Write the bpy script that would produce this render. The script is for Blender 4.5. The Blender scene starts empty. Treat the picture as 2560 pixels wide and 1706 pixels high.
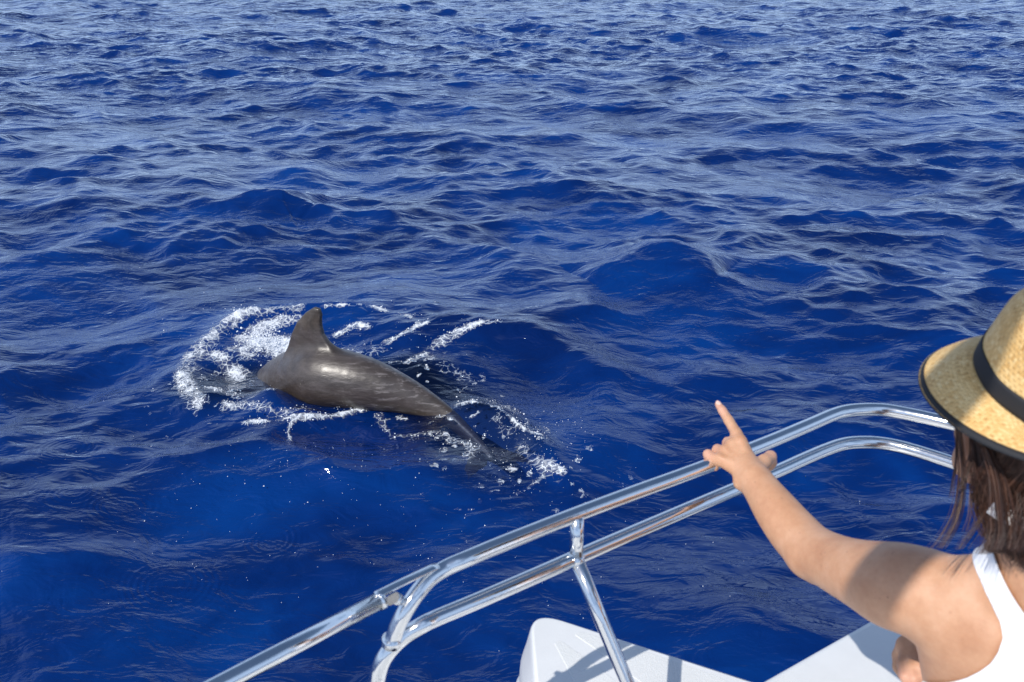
import bpy, math, random
import numpy as np
from mathutils import Vector, Matrix

rng = np.random.default_rng(11)
random.seed(5)
scene = bpy.context.scene
COL = scene.collection

# ------------------------------------------------------------------ camera
HC = 3.2                      # camera height over the sea
PITCH = math.radians(24.0)    # looking down
FPX = 2489.0                  # focal length in photo pixels (35 mm lens)
c_, s_ = math.cos(PITCH), math.sin(PITCH)
cam_d = bpy.data.cameras.new("camera")
cam_d.lens = 35.0
cam_d.sensor_width = 36.0
cam_d.clip_start = 0.05
cam_d.clip_end = 6000
cam_d.dof.use_dof = True
cam_d.dof.focus_distance = 7.0
cam_d.dof.aperture_fstop = 9.0
cam = bpy.data.objects.new("camera", cam_d)
COL.objects.link(cam)
cam.location = (0, 0, HC)
cam.rotation_euler = (math.radians(90) - PITCH, 0, 0)
scene.camera = cam

# ------------------------------------------------------------------ light
SUN = Vector((-0.62, -0.72, 1.0)).normalized()
elev = math.asin(SUN.z)
world = bpy.data.worlds.new("World")
scene.world = world
world.use_nodes = True
wn = world.node_tree.nodes
wl = world.node_tree.links
wn.clear()
sky = wn.new("ShaderNodeTexSky")
sky.sky_type = 'NISHITA'
sky.sun_disc = False
sky.sun_elevation = elev
sky.sun_rotation = math.atan2(SUN.x, SUN.y)
sky.air_density = 1.0
sky.altitude = 0
sky.dust_density = 0.4
sky.ozone_density = 2.5
bg = wn.new("ShaderNodeBackground")
bg.inputs[1].default_value = 0.125
wo = wn.new("ShaderNodeOutputWorld")
# scattered fair weather clouds on a flat layer: seen edge on near the horizon
# they close up, overhead they leave the blue open
wtc = wn.new("ShaderNodeTexCoord")
wsep = wn.new("ShaderNodeSeparateXYZ"); wl.new(wtc.outputs["Generated"], wsep.inputs[0])
def wmath(op, a, b=None):
    m = wn.new("ShaderNodeMath"); m.operation = op
    for i, v in enumerate((a, b)):
        if v is None: continue
        if isinstance(v, (int, float)): m.inputs[i].default_value = v
        else: wl.new(v, m.inputs[i])
    return m.outputs[0]
wz = wmath('MAXIMUM', wsep.outputs[2], 0.02)
wc = wn.new("ShaderNodeCombineXYZ")
wl.new(wmath('DIVIDE', wsep.outputs[0], wz), wc.inputs[0]); wl.new(wmath('DIVIDE', wsep.outputs[1], wz), wc.inputs[1])
wno = wn.new("ShaderNodeTexNoise"); wno.inputs["Scale"].default_value = 0.55; wno.inputs["Detail"].default_value = 6; wno.inputs["Roughness"].default_value = 0.55
wl.new(wc.outputs[0], wno.inputs["Vector"])
cover = wmath('ADD', wno.outputs["Fac"], wmath('MULTIPLY', wmath('DIVIDE', 1.0, wmath('ADD', wz, 0.10)), 0.145))
wmr = wn.new("ShaderNodeMapRange"); wmr.interpolation_type = 'SMOOTHSTEP'
wl.new(cover, wmr.inputs[0]); wmr.inputs[1].default_value = 0.71; wmr.inputs[2].default_value = 0.81
wmx = wn.new("ShaderNodeMixRGB"); wl.new(wmath('MULTIPLY', wmath('MULTIPLY', wmr.outputs[0], 0.85), wmath('GREATER_THAN', wsep.outputs[2], 0.0)), wmx.inputs[0]); wl.new(sky.outputs[0], wmx.inputs[1])
wmx.inputs[2].default_value = (4.5, 6.1, 9.0, 1)
wbk = wn.new("ShaderNodeMixRGB"); wl.new(wmath('GREATER_THAN', wsep.outputs[2], -0.02), wbk.inputs[0])
wbk.inputs[1].default_value = (0, 0, 0, 1); wl.new(wmx.outputs[0], wbk.inputs[2])
wl.new(wbk.outputs[0], bg.inputs[0])
wl.new(bg.outputs[0], wo.inputs[0])
sun_d = bpy.data.lights.new("sun", 'SUN')
sun_d.energy = 4.3
sun_d.angle = math.radians(0.5)
sun_d.color = (1.0, 0.95, 0.87)
sun = bpy.data.objects.new("sun", sun_d)
COL.objects.link(sun)
sun.rotation_euler = SUN.to_track_quat('Z', 'Y').to_euler()
sun.location = (0, 0, 30)
scene.view_settings.view_transform = 'Standard'
scene.view_settings.look = 'None'
scene.view_settings.exposure = -0.1
scene.view_settings.gamma = 1.0
scene.view_settings.use_curve_mapping = False

# ------------------------------------------------------------------ helpers
def C(px, py, d):
    """direction measured on the photo at distance d -> place in the world"""
    x = (px - 1280.0) / FPX * d
    y = -(py - 853.0) / FPX * d
    return np.array([x, d * c_ + y * s_, HC + y * c_ - d * s_])

def Z(px, py, z=0.0):
    """the place at height z (above sea) seen in that direction"""
    t = (py - 853.0) / FPX
    d = (HC - z) / (t * c_ + s_)
    return C(px, py, d)

def tag(o, label=None, cat=None, group=None, kind=None):
    if label: o["label"] = label
    if cat: o["category"] = cat
    if group: o["group"] = group
    if kind: o["kind"] = kind
    return o

def empty(name, loc):
    o = bpy.data.objects.new(name, None)
    o.location = loc
    o.empty_display_size = 0.1
    COL.objects.link(o)
    return o

def link(name, me, mat=None, parent=None, smooth=True):
    if mat is not None and not me.materials:
        me.materials.append(mat)
    if smooth:
        me.polygons.foreach_set("use_smooth", [True] * len(me.polygons))
    o = bpy.data.objects.new(name, me)
    COL.objects.link(o)
    if parent is not None:
        o.parent = parent
        o.matrix_parent_inverse = Matrix.Translation(-Vector(world_loc(parent)))
    return o

def world_loc(o):
    v = Vector(o.location)
    if o.parent is not None:
        v = v + Vector(world_loc(o.parent)) + o.matrix_parent_inverse.translation
    return v

def mesh_np(name, V, F):
    """V (n,3) float, F (m,k) int with one face size"""
    V = np.asarray(V, np.float32)
    F = np.asarray(F, np.int32)
    me = bpy.data.meshes.new(name)
    me.vertices.add(len(V))
    me.vertices.foreach_set("co", V.ravel())
    k = F.shape[1]
    me.loops.add(F.size)
    me.loops.foreach_set("vertex_index", F.ravel())
    me.polygons.add(len(F))
    me.polygons.foreach_set("loop_start", np.arange(len(F), dtype=np.int32) * k)
    me.polygons.foreach_set("loop_total", np.full(len(F), k, np.int32))
    me.update(calc_edges=True)
    me.validate()
    return me

def mesh_py(name, V, F):
    me = bpy.data.meshes.new(name)
    me.from_pydata([tuple(map(float, v)) for v in V], [], F)
    me.update()
    return me

def catmull(P, n=8):
    P = [np.array(p, float) for p in P]
    Q = [2 * P[0] - P[1]] + P + [2 * P[-1] - P[-2]]
    out = []
    for i in range(1, len(Q) - 2):
        for k in range(n):
            t = k / n
            a, b, c, d = Q[i-1], Q[i], Q[i+1], Q[i+2]
            out.append(0.5 * ((2*b) + (-a+c)*t + (2*a-5*b+4*c-d)*t*t + (-a+3*b-3*c+d)*t**3))
    out.append(P[-1])
    return out

def tube(name, pts, r, n=20, mat=None, parent=None, caps=True, rads=None, flat=None):
    """a tube along pts; flat = (axis, factor) squeezes the section"""
    pts = [np.array(p, float) for p in pts]
    m = len(pts)
    V = []; F = []
    t0 = pts[1] - pts[0]; t0 /= np.linalg.norm(t0)
    up = np.array([0, 0, 1.0]) if abs(t0[2]) < 0.9 else np.array([1.0, 0, 0])
    nrm = np.cross(t0, up); nrm /= np.linalg.norm(nrm)
    for i in range(m):
        t = pts[min(i+1, m-1)] - pts[max(i-1, 0)]
        t /= np.linalg.norm(t)
        nrm = nrm - t * nrm.dot(t); nrm /= np.linalg.norm(nrm)
        b = np.cross(t, nrm)
        rr = rads[i] if rads is not None else r
        for k in range(n):
            a = 2 * math.pi * k / n
            o = (nrm * math.cos(a) + b * math.sin(a)) * rr
            if flat is not None:
                w = flat[0]
                o = o - w * o.dot(w) * (1 - flat[1])
            V.append(pts[i] + o)
    for i in range(m - 1):
        for k in range(n):
            k2 = (k + 1) % n
            F.append((i*n + k, i*n + k2, (i+1)*n + k2, (i+1)*n + k))
    if caps:
        F.append(tuple(range(n - 1, -1, -1)))
        F.append(tuple((m-1)*n + k for k in range(n)))
    me = mesh_py(name, V, F)
    return link(name, me, mat, parent)

# ---- smooth noise in numpy (value noise, periodic hash)
_perm = np.random.default_rng(3).random((256, 256)).astype(np.float32)
def vnoise(x, y):
    xi = np.floor(x).astype(np.int64); yi = np.floor(y).astype(np.int64)
    fx = (x - xi).astype(np.float32); fy = (y - yi).astype(np.float32)
    fx = fx*fx*(3-2*fx); fy = fy*fy*(3-2*fy)
    a = _perm[xi & 255, yi & 255]; b = _perm[(xi+1) & 255, yi & 255]
    c = _perm[xi & 255, (yi+1) & 255]; d = _perm[(xi+1) & 255, (yi+1) & 255]
    return (a*(1-fx)+b*fx)*(1-fy) + (c*(1-fx)+d*fx)*fy
def fbm(x, y, o=4):
    s = 0; a = 1.0; t = 0
    for i in range(o):
        s = s + a * vnoise(x * 2**i + 17.3*i, y * 2**i + 9.1*i); t += a; a *= 0.55
    return s / t
def sstep(a, b, x):
    t = np.clip((x - a) / (b - a), 0, 1)
    return t*t*(3-2*t)
def dist_poly(X, Y, P):
    """distance and running position (0..1) to a polyline in plan"""
    best = np.full(X.shape, 1e9, np.float32); pos = np.zeros(X.shape, np.float32); side = np.zeros(X.shape, np.float32)
    n = len(P) - 1
    for i in range(n):
        ax, ay = P[i][0], P[i][1]; bx, by = P[i+1][0]-ax, P[i+1][1]-ay
        L = bx*bx + by*by
        t = np.clip(((X-ax)*bx + (Y-ay)*by)/L, 0, 1)
        dx = X-ax-t*bx; dy = Y-ay-t*by
        d = np.sqrt(dx*dx+dy*dy)
        m = d < best
        best = np.where(m, d, best); pos = np.where(m, (i+t)/n, pos)
        side = np.where(m, np.sign(bx*dy - by*dx), side)
    return best, pos, side

# ---- blended solids: round cones joined smoothly, turned into one skin
class Solid:
    def __init__(self, lo, hi, h):
        self.lo = np.array(lo, float); self.h = h
        self.n = np.ceil((np.array(hi) - self.lo) / h).astype(int) + 1
        self.F = np.full(self.n, 0.2, np.float32)
    def box(self, lo, hi):
        a = np.clip(np.floor((np.array(lo) - self.lo) / self.h).astype(int), 0, self.n)
        b = np.clip(np.ceil((np.array(hi) - self.lo) / self.h).astype(int) + 1, 0, self.n)
        sl = tuple(slice(a[i], b[i]) for i in range(3))
        g = np.meshgrid(*[(np.arange(a[i], b[i]) * self.h + self.lo[i]).astype(np.float32) for i in range(3)], indexing='ij')
        return sl, g
    def smin(self, sl, d, k):
        A = self.F[sl]
        if k <= 0:
            self.F[sl] = np.minimum(A, d); return
        hh = np.clip(0.5 + 0.5 * (A - d) / k, 0, 1)
        self.F[sl] = A * (1 - hh) + d * hh - k * hh * (1 - hh)
    def sub(self, sl, d, k):
        A = self.F[sl]
        hh = np.clip(0.5 - 0.5 * (A + d) / k, 0, 1)
        self.F[sl] = A * (1 - hh) - d * hh + k * hh * (1 - hh)
    def cone(self, a, b, ra, rb, k=0.01, flat=None, carve=False):
        a = np.array(a, float); b = np.array(b, float)
        m = max(ra, rb) + k * 1.2 + 3 * self.h
        if flat is not None and flat[1] > 1: m = max(ra, rb) * flat[1] + k * 1.2 + 3 * self.h
        sl, (X, Y, Zg) = self.box(np.minimum(a, b) - m, np.maximum(a, b) + m)
        if X.size == 0: return
        ab = b - a; L = max(ab.dot(ab), 1e-9)
        px, py, pz = X - a[0], Y - a[1], Zg - a[2]
        t = np.clip((px*ab[0] + py*ab[1] + pz*ab[2]) / L, 0, 1)
        px = px - t*ab[0]; py = py - t*ab[1]; pz = pz - t*ab[2]
        if flat is not None:
            w, f = flat
            q = (px*w[0] + py*w[1] + pz*w[2]) * (1/f - 1)
            px = px + w[0]*q; py = py + w[1]*q; pz = pz + w[2]*q
            d = (np.sqrt(px*px + py*py + pz*pz) - (ra + (rb-ra)*t)) * min(1.0, 0.5 + 0.5*f)
        else:
            d = np.sqrt(px*px + py*py + pz*pz) - (ra + (rb-ra)*t)
        (self.sub if carve else self.smin)(sl, d.astype(np.float32), k)
    def chain(self, P, R, k=0.01, flat=None):
        for i in range(len(P) - 1):
            self.cone(P[i], P[i+1], R[i], R[i+1], k, flat)
    def skin(self):
        F = self.F
        S = F < 0
        cnt = np.zeros(np.array(F.shape) - 1, np.int8)
        for i in (0, 1):
            for j in (0, 1):
                for k in (0, 1):
                    cnt += S[i:F.shape[0]-1+i, j:F.shape[1]-1+j, k:F.shape[2]-1+k]
        act = (cnt > 0) & (cnt < 8)
        idx = np.argwhere(act)
        vid = np.full(act.shape, -1, np.int32)
        vid[act] = np.arange(len(idx))
        corners = [(i, j, k) for i in (0, 1) for j in (0, 1) for k in (0, 1)]
        val = {c: F[idx[:,0]+c[0], idx[:,1]+c[1], idx[:,2]+c[2]] for c in corners}
        acc = np.zeros((len(idx), 3)); num = np.zeros(len(idx))
        for c in corners:
            for ax in range(3):
                if c[ax] == 0:
                    e = list(c); e[ax] = 1; e = tuple(e)
                    v0, v1 = val[c], val[e]
                    m = (v0 < 0) != (v1 < 0)
                    t = np.where(m, v0 / np.where(m, v0 - v1, 1), 0)
                    p = np.tile(np.array(c, float), (len(idx), 1)); p[:, ax] += t
                    acc += p * m[:, None]; num += m
        V = (idx + acc / num[:, None]) * self.h + self.lo
        faces = []
        for ax in range(3):
            a1, a2 = (ax+1) % 3, (ax+2) % 3
            A = np.take(S, range(0, S.shape[ax]-1), axis=ax); B = np.take(S, range(1, S.shape[ax]), axis=ax)
            e = np.argwhere(A != B)
            ok = (e[:, a1] > 0) & (e[:, a2] > 0) & (e[:, a1] < act.shape[a1]) & (e[:, a2] < act.shape[a2])
            e = e[ok]
            def g(d1, d2):
                q = e.copy(); q[:, a1] -= d1; q[:, a2] -= d2
                return vid[q[:,0], q[:,1], q[:,2]]
            f = np.stack([g(0,0), g(1,0), g(1,1), g(0,1)], 1)
            inside = S[e[:,0], e[:,1], e[:,2]]
            f = np.where(inside[:, None], f, f[:, ::-1])
            faces.append(f)
        Fa = np.concatenate(faces)
        Fa = Fa[(Fa >= 0).all(1)]
        return V, Fa

def relax(V, F, it=2, lam=0.5):
    for _ in range(it):
        acc = np.zeros_like(V); n = np.zeros(len(V))
        for a, b in ((0,1),(1,2),(2,3),(3,0)):
            np.add.at(acc, F[:,a], V[F[:,b]]); np.add.at(acc, F[:,b], V[F[:,a]])
            np.add.at(n, F[:,a], 1); np.add.at(n, F[:,b], 1)
        V = V + lam * (acc / np.maximum(n, 1)[:, None] - V)
    return V

def vnormals(V, F):
    n = np.cross(V[F[:,2]] - V[F[:,0]], V[F[:,3]] - V[F[:,1]])
    N = np.zeros_like(V)
    for k in range(4): np.add.at(N, F[:,k], n)
    return N / np.maximum(np.linalg.norm(N, axis=1), 1e-12)[:, None]

# ------------------------------------------------------------------ materials
def new_mat(name):
    m = bpy.data.materials.new(name); m.use_nodes = True
    nt = m.node_tree
    return m, nt.nodes, nt.links, nt.nodes["Principled BSDF"]

def noise(n, l, coord, scale, detail=4, rough=0.55, dist=0.0):
    t = n.new("ShaderNodeTexNoise")
    t.inputs["Scale"].default_value = scale
    t.inputs["Detail"].default_value = detail
    t.inputs["Roughness"].default_value = rough
    t.inputs["Distortion"].default_value = dist
    l.new(coord, t.inputs["Vector"])
    return t.outputs["Fac"]

def mapping(n, l, coord, scale=(1,1,1), rot=(0,0,0)):
    m = n.new("ShaderNodeMapping")
    m.inputs["Scale"].default_value = scale
    m.inputs["Rotation"].default_value = rot
    l.new(coord, m.inputs["Vector"])
    return m.outputs[0]

def ramp(n, l, fac, stops):
    r = n.new("ShaderNodeValToRGB")
    while len(r.color_ramp.elements) > 1:
        r.color_ramp.elements.remove(r.color_ramp.elements[-1])
    r.color_ramp.elements[0].position = stops[0][0]
    r.color_ramp.elements[0].color = (*stops[0][1], 1)
    for p, c in stops[1:]:
        e = r.color_ramp.elements.new(p); e.color = (*c, 1)
    l.new(fac, r.inputs[0])
    return r.outputs[0]

def bump(n, l, h, strength, dist, normal=None):
    b = n.new("ShaderNodeBump")
    b.inputs["Strength"].default_value = strength
    b.inputs["Distance"].default_value = dist
    l.new(h, b.inputs["Height"])
    if normal is not None: l.new(normal, b.inputs["Normal"])
    return b.outputs[0]

def math_(n, l, op, a, b=None, clamp=False):
    m = n.new("ShaderNodeMath"); m.operation = op; m.use_clamp = clamp
    for i, v in enumerate((a, b)):
        if v is None: continue
        if isinstance(v, (int, float)): m.inputs[i].default_value = v
        else: l.new(v, m.inputs[i])
    return m.outputs[0]

def mrange(n, l, v, a, b, c=0.0, d=1.0):
    m = n.new("ShaderNodeMapRange"); m.interpolation_type = 'SMOOTHSTEP'
    l.new(v, m.inputs[0])
    for i, x in enumerate((a, b, c, d)): m.inputs[i+1].default_value = x
    return m.outputs[0]

POLP, POLS = 0.98, 0.50
def mat_water():
    m, n, l, p = new_mat("sea_water")
    n.remove(p)
    out = n["Material Output"]
    geo = n.new("ShaderNodeNewGeometry")
    pos = geo.outputs["Position"]
    patch = mrange(n, l, noise(n, l, mapping(n, l, pos, (0.45, 0.75, 0.0)), 1.0, 3, 0.6, 0.6), 0.44, 0.60, 0.10, 1.0)
    fa = n.new("ShaderNodeAttribute"); fa.attribute_name = "far"
    n0 = noise(n, l, mapping(n, l, pos, (1.3, 3.0, 1.3), (0, 0, 0.12)), 1.0, 4, 0.6, 0.5)
    n1 = noise(n, l, mapping(n, l, pos, (4.0, 7.5, 4.0), (0, 0, 0.15)), 1.0, 3, 0.5, 0.8)
    n2 = noise(n, l, mapping(n, l, pos, (14.0, 30.0, 14.0), (0, 0, -0.3)), 1.0, 3, 0.5, 0.6)
    n3 = noise(n, l, mapping(n, l, pos, (45.0, 90.0, 45.0), (0, 0, 0.4)), 1.0, 2, 0.5, 0.4)
    nearf = math_(n, l, 'SUBTRACT', 1.0, math_(n, l, 'MULTIPLY', fa.outputs["Fac"], 0.65))
    patch = math_(n, l, 'MULTIPLY', patch, nearf)
    h = math_(n, l, 'MULTIPLY', math_(n, l, 'MULTIPLY', n1, 0.024), nearf)
    h = math_(n, l, 'ADD', h, math_(n, l, 'MULTIPLY', math_(n, l, 'MULTIPLY', n0, 0.11), fa.outputs["Fac"]))
    h = math_(n, l, 'ADD', h, math_(n, l, 'MULTIPLY', math_(n, l, 'MULTIPLY', n2, 0.0048), patch))
    h = math_(n, l, 'ADD', h, math_(n, l, 'MULTIPLY', math_(n, l, 'MULTIPLY', n3, 0.0013), patch))
    at = n.new("ShaderNodeAttribute"); at.attribute_name = "foam"
    foamv = at.outputs["Fac"]
    fn = noise(n, l, pos, 16.0, 6, 0.72, 0.8)
    wp = n.new("ShaderNodeVectorMath"); wp.operation = 'ADD'
    wv = n.new("ShaderNodeTexNoise"); wv.inputs["Scale"].default_value = 9.0; l.new(pos, wv.inputs["Vector"])
    wsc = n.new("ShaderNodeVectorMath"); wsc.operation = 'SCALE'; wsc.inputs["Scale"].default_value = 0.09
    l.new(wv.outputs["Color"], wsc.inputs[0]); l.new(pos, wp.inputs[0]); l.new(wsc.outputs[0], wp.inputs[1])
    vo = n.new("ShaderNodeTexVoronoi"); vo.feature = 'DISTANCE_TO_EDGE'; vo.inputs["Scale"].default_value = 21.0
    l.new(wp.outputs[0], vo.inputs["Vector"])
    lace = mrange(n, l, vo.outputs["Distance"], 0.02, 0.16, 1.0, 0.0)
    fsum = math_(n, l, 'ADD', math_(n, l, 'MULTIPLY', foamv, 1.15), math_(n, l, 'ADD', math_(n, l, 'MULTIPLY', fn, 0.85), math_(n, l, 'MULTIPLY', lace, 0.22)))
    fmask = mrange(n, l, fsum, 1.02, 1.40)
    aer = mrange(n, l, math_(n, l, 'ADD', math_(n, l, 'MULTIPLY', foamv, 1.2), math_(n, l, 'MULTIPLY', fn, 0.5)), 0.70, 1.20, 0.0, 0.16)
    hf = math_(n, l, 'ADD', h, math_(n, l, 'MULTIPLY', fmask, 0.012))
    nb = bump(n, l, hf, 1.0, 1.0)
    gl = n.new("ShaderNodeBsdfAnisotropic") if False else n.new("ShaderNodeBsdfGlossy")
    gl.inputs["Roughness"].default_value = 0.06
    gl.inputs["Color"].default_value = (0.95, 0.97, 1.0, 1)
    l.new(nb, gl.inputs["Normal"])
    df = n.new("ShaderNodeBsdfDiffuse")
    turb = noise(n, l, mapping(n, l, pos, (0.5, 0.8, 0.0)), 1.0, 4, 0.6, 0.8)
    l.new(ramp(n, l, turb, [(0.32, (0.0001, 0.0105, 0.080)), (0.5, (0.0002, 0.0190, 0.126)), (0.68, (0.0003, 0.0330, 0.185))]), df.inputs["Color"])
    l.new(nb, df.inputs["Normal"])
    tr = n.new("ShaderNodeBsdfTransparent")
    tr.inputs["Color"].default_value = (0.62, 0.68, 0.80, 1)
    body = n.new("ShaderNodeMixShader"); cl = n.new("ShaderNodeAttribute"); cl.attribute_name = "clear"
    l.new(math_(n, l, 'MULTIPLY', cl.outputs["Fac"], 0.86), body.inputs[0])
    l.new(df.outputs[0], body.inputs[1]); l.new(tr.outputs[0], body.inputs[2])
    # Fresnel split in its two polarisations: the photo was taken through a
    # polariser, which keeps mostly the one that vanishes near 53 degrees
    dt = n.new("ShaderNodeVectorMath"); dt.operation = 'DOT_PRODUCT'
    l.new(nb, dt.inputs[0]); l.new(geo.outputs["Incoming"], dt.inputs[1])
    ci = math_(n, l, 'MAXIMUM', dt.outputs["Value"], 0.0)
    ct = math_(n, l, 'SQRT', math_(n, l, 'ADD', math_(n, l, 'MULTIPLY', ci, ci), 0.777))
    c2 = math_(n, l, 'MULTIPLY', ci, 1.777)
    rp = math_(n, l, 'DIVIDE', math_(n, l, 'SUBTRACT', c2, ct), math_(n, l, 'ADD', c2, ct))
    rp = math_(n, l, 'MULTIPLY', rp, rp)
    rs = math_(n, l, 'DIVIDE', math_(n, l, 'SUBTRACT', ci, ct), math_(n, l, 'ADD', ci, ct))
    rs = math_(n, l, 'MULTIPLY', rs, rs)
    refl = math_(n, l, 'ADD', math_(n, l, 'MULTIPLY', rp, POLP), math_(n, l, 'MULTIPLY', rs, POLS), True)
    mix = n.new("ShaderNodeMixShader")
    l.new(refl, mix.inputs[0]); l.new(body.outputs[0], mix.inputs[1]); l.new(gl.outputs[0], mix.inputs[2])
    foam = n.new("ShaderNodeBsdfDiffuse"); foam.inputs["Color"].default_value = (0.72, 0.76, 0.82, 1)
    l.new(nb, foam.inputs["Normal"])
    mf = n.new("ShaderNodeMixShader")
    l.new(math_(n, l, 'MAXIMUM', math_(n, l, 'MULTIPLY', fmask, 0.93), aer), mf.inputs[0]); l.new(mix.outputs[0], mf.inputs[1]); l.new(foam.outputs[0], mf.inputs[2])
    l.new(mf.outputs[0], out.inputs["Surface"])
    return m

def mat_simple(name, col, rough=0.5, metal=0.0, var=0.0, vscale=8.0, bumpd=0.0, bscale=60.0, sss=0.0, coat=0.0):
    m, n, l, p = new_mat(name)
    tc = n.new("ShaderNodeTexCoord").outputs["Object"]
    if var > 0:
        f = noise(n, l, tc, vscale, 5, 0.6)
        a = tuple(max(0, x * (1 - var)) for x in col); b = tuple(min(1, x * (1 + var)) for x in col)
        l.new(ramp(n, l, f, [(0.3, a), (0.7, b)]), p.inputs["Base Color"])
    else:
        p.inputs["Base Color"].default_value = (*col, 1)
    p.inputs["Roughness"].default_value = rough
    p.inputs["Metallic"].default_value = metal
    if coat: p.inputs["Coat Weight"].default_value = coat; p.inputs["Coat Roughness"].default_value = 0.15
    if sss > 0:
        p.inputs["Subsurface Weight"].default_value = sss
        p.inputs["Subsurface Radius"].default_value = (1.0, 0.35, 0.2)
        p.inputs["Subsurface Scale"].default_value = 0.006
    if bumpd > 0:
        l.new(bump(n, l, noise(n, l, tc, bscale, 4, 0.6), 1.0, bumpd), p.inputs["Normal"])
    return m

def mat_steel():
    m, n, l, p = new_mat("polished_steel")
    tc = n.new("ShaderNodeTexCoord").outputs["Object"]
    p.inputs["Base Color"].default_value = (0.80, 0.80, 0.80, 1)
    p.inputs["Metallic"].default_value = 1.0
    f = noise(n, l, tc, 35.0, 6, 0.65)
    l.new(mrange(n, l, f, 0.35, 0.75, 0.07, 0.20), p.inputs["Roughness"])
    l.new(bump(n, l, noise(n, l, tc, 14.0, 4, 0.6), 0.3, 0.002), p.inputs["Normal"])
    return m

def mat_dolphin():
    m, n, l, p = new_mat("dolphin_skin")
    tc = n.new("ShaderNodeTexCoord").outputs["Object"]
    big = noise(n, l, mapping(n, l, tc, (4.0, 7.0, 9.0), (0, 0.45, 0.3)), 1.0, 6, 0.68, 0.8)
    base = ramp(n, l, big, [(0.30, (0.034, 0.025, 0.020)), (0.48, (0.052, 0.040, 0.034)), (0.62, (0.070, 0.056, 0.051)), (0.78, (0.10, 0.082, 0.078))])
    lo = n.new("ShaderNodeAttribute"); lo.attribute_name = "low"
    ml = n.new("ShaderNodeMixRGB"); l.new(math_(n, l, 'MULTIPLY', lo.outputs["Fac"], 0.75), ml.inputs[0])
    l.new(base, ml.inputs[1]); l.new(ramp(n, l, big, [(0.35, (0.038, 0.027, 0.017)), (0.65, (0.078, 0.058, 0.040))]), ml.inputs[2])  # browner lower flank: weaker sky reflection there, put into the colour
    sc = noise(n, l, mapping(n, l, tc, (6, 30, 46), (0.2, 0.55, 0.2)), 1.0, 8, 0.72, 0.5)
    scm = mrange(n, l, sc, 0.50, 0.66, 0.0, 0.6)
    at = n.new("ShaderNodeAttribute"); at.attribute_name = "pale"
    scm = math_(n, l, 'MULTIPLY', scm, at.outputs["Fac"], True)
    mx = n.new("ShaderNodeMixRGB")
    l.new(scm, mx.inputs[0]); l.new(ml.outputs[0], mx.inputs[1]); mx.inputs[2].default_value = (0.24, 0.212, 0.205, 1)
    l.new(mx.outputs[0], p.inputs["Base Color"])
    l.new(mrange(n, l, noise(n, l, tc, 9.0, 5, 0.6), 0.3, 0.7, 0.30, 0.52), p.inputs["Roughness"])
    p.inputs["IOR"].default_value = 1.45
    p.inputs["Coat Weight"].default_value = 0.55
    p.inputs["Coat Roughness"].default_value = 0.34
    l.new(bump(n, l, noise(n, l, mapping(n, l, tc, (9, 26, 26)), 1.0, 6, 0.6), 0.6, 0.010), p.inputs["Normal"])
    return m

def mat_skin():
    m, n, l, p = new_mat("skin")
    tc = n.new("ShaderNodeTexCoord").outputs["Object"]
    f = noise(n, l, tc, 14.0, 7, 0.68)
    base = ramp(n, l, f, [(0.28, (0.45, 0.215, 0.115)), (0.5, (0.55, 0.295, 0.17)), (0.72, (0.63, 0.37, 0.235))])
    mole = n.new("ShaderNodeTexVoronoi"); mole.inputs["Scale"].default_value = 22.0
    l.new(tc, mole.inputs["Vector"])
    mm = mrange(n, l, mole.outputs["Distance"], 0.03, 0.055, 0.5, 0.0)
    fre = n.new("ShaderNodeTexVoronoi"); fre.inputs["Scale"].default_value = 95.0
    l.new(tc, fre.inputs["Vector"])
    mf = mrange(n, l, math_(n, l, 'ADD', fre.outputs["Distance"], noise(n, l, tc, 30.0, 2)), 0.42, 0.62, 0.30, 0.0)
    mx = n.new("ShaderNodeMixRGB")
    l.new(math_(n, l, 'MAXIMUM', mm, mf), mx.inputs[0]); l.new(base, mx.inputs[1]); mx.inputs[2].default_value = (0.26, 0.11, 0.06, 1)
    at = n.new("ShaderNodeAttribute"); at.attribute_name = "pink"
    mp = n.new("ShaderNodeMixRGB")
    l.new(at.outputs["Fac"], mp.inputs[0]); l.new(mx.outputs[0], mp.inputs[1]); mp.inputs[2].default_value = (0.66, 0.36, 0.27, 1)
    l.new(mp.outputs[0], p.inputs["Base Color"])
    p.inputs["Roughness"].default_value = 0.5
    p.inputs["Subsurface Weight"].default_value = 0.12
    p.inputs["Subsurface Radius"].default_value = (1.0, 0.35, 0.2)
    p.inputs["Subsurface Scale"].default_value = 0.006
    l.new(bump(n, l, noise(n, l, tc, 55.0, 6, 0.72), 0.8, 0.0016), p.inputs["Normal"])
    return m

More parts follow.
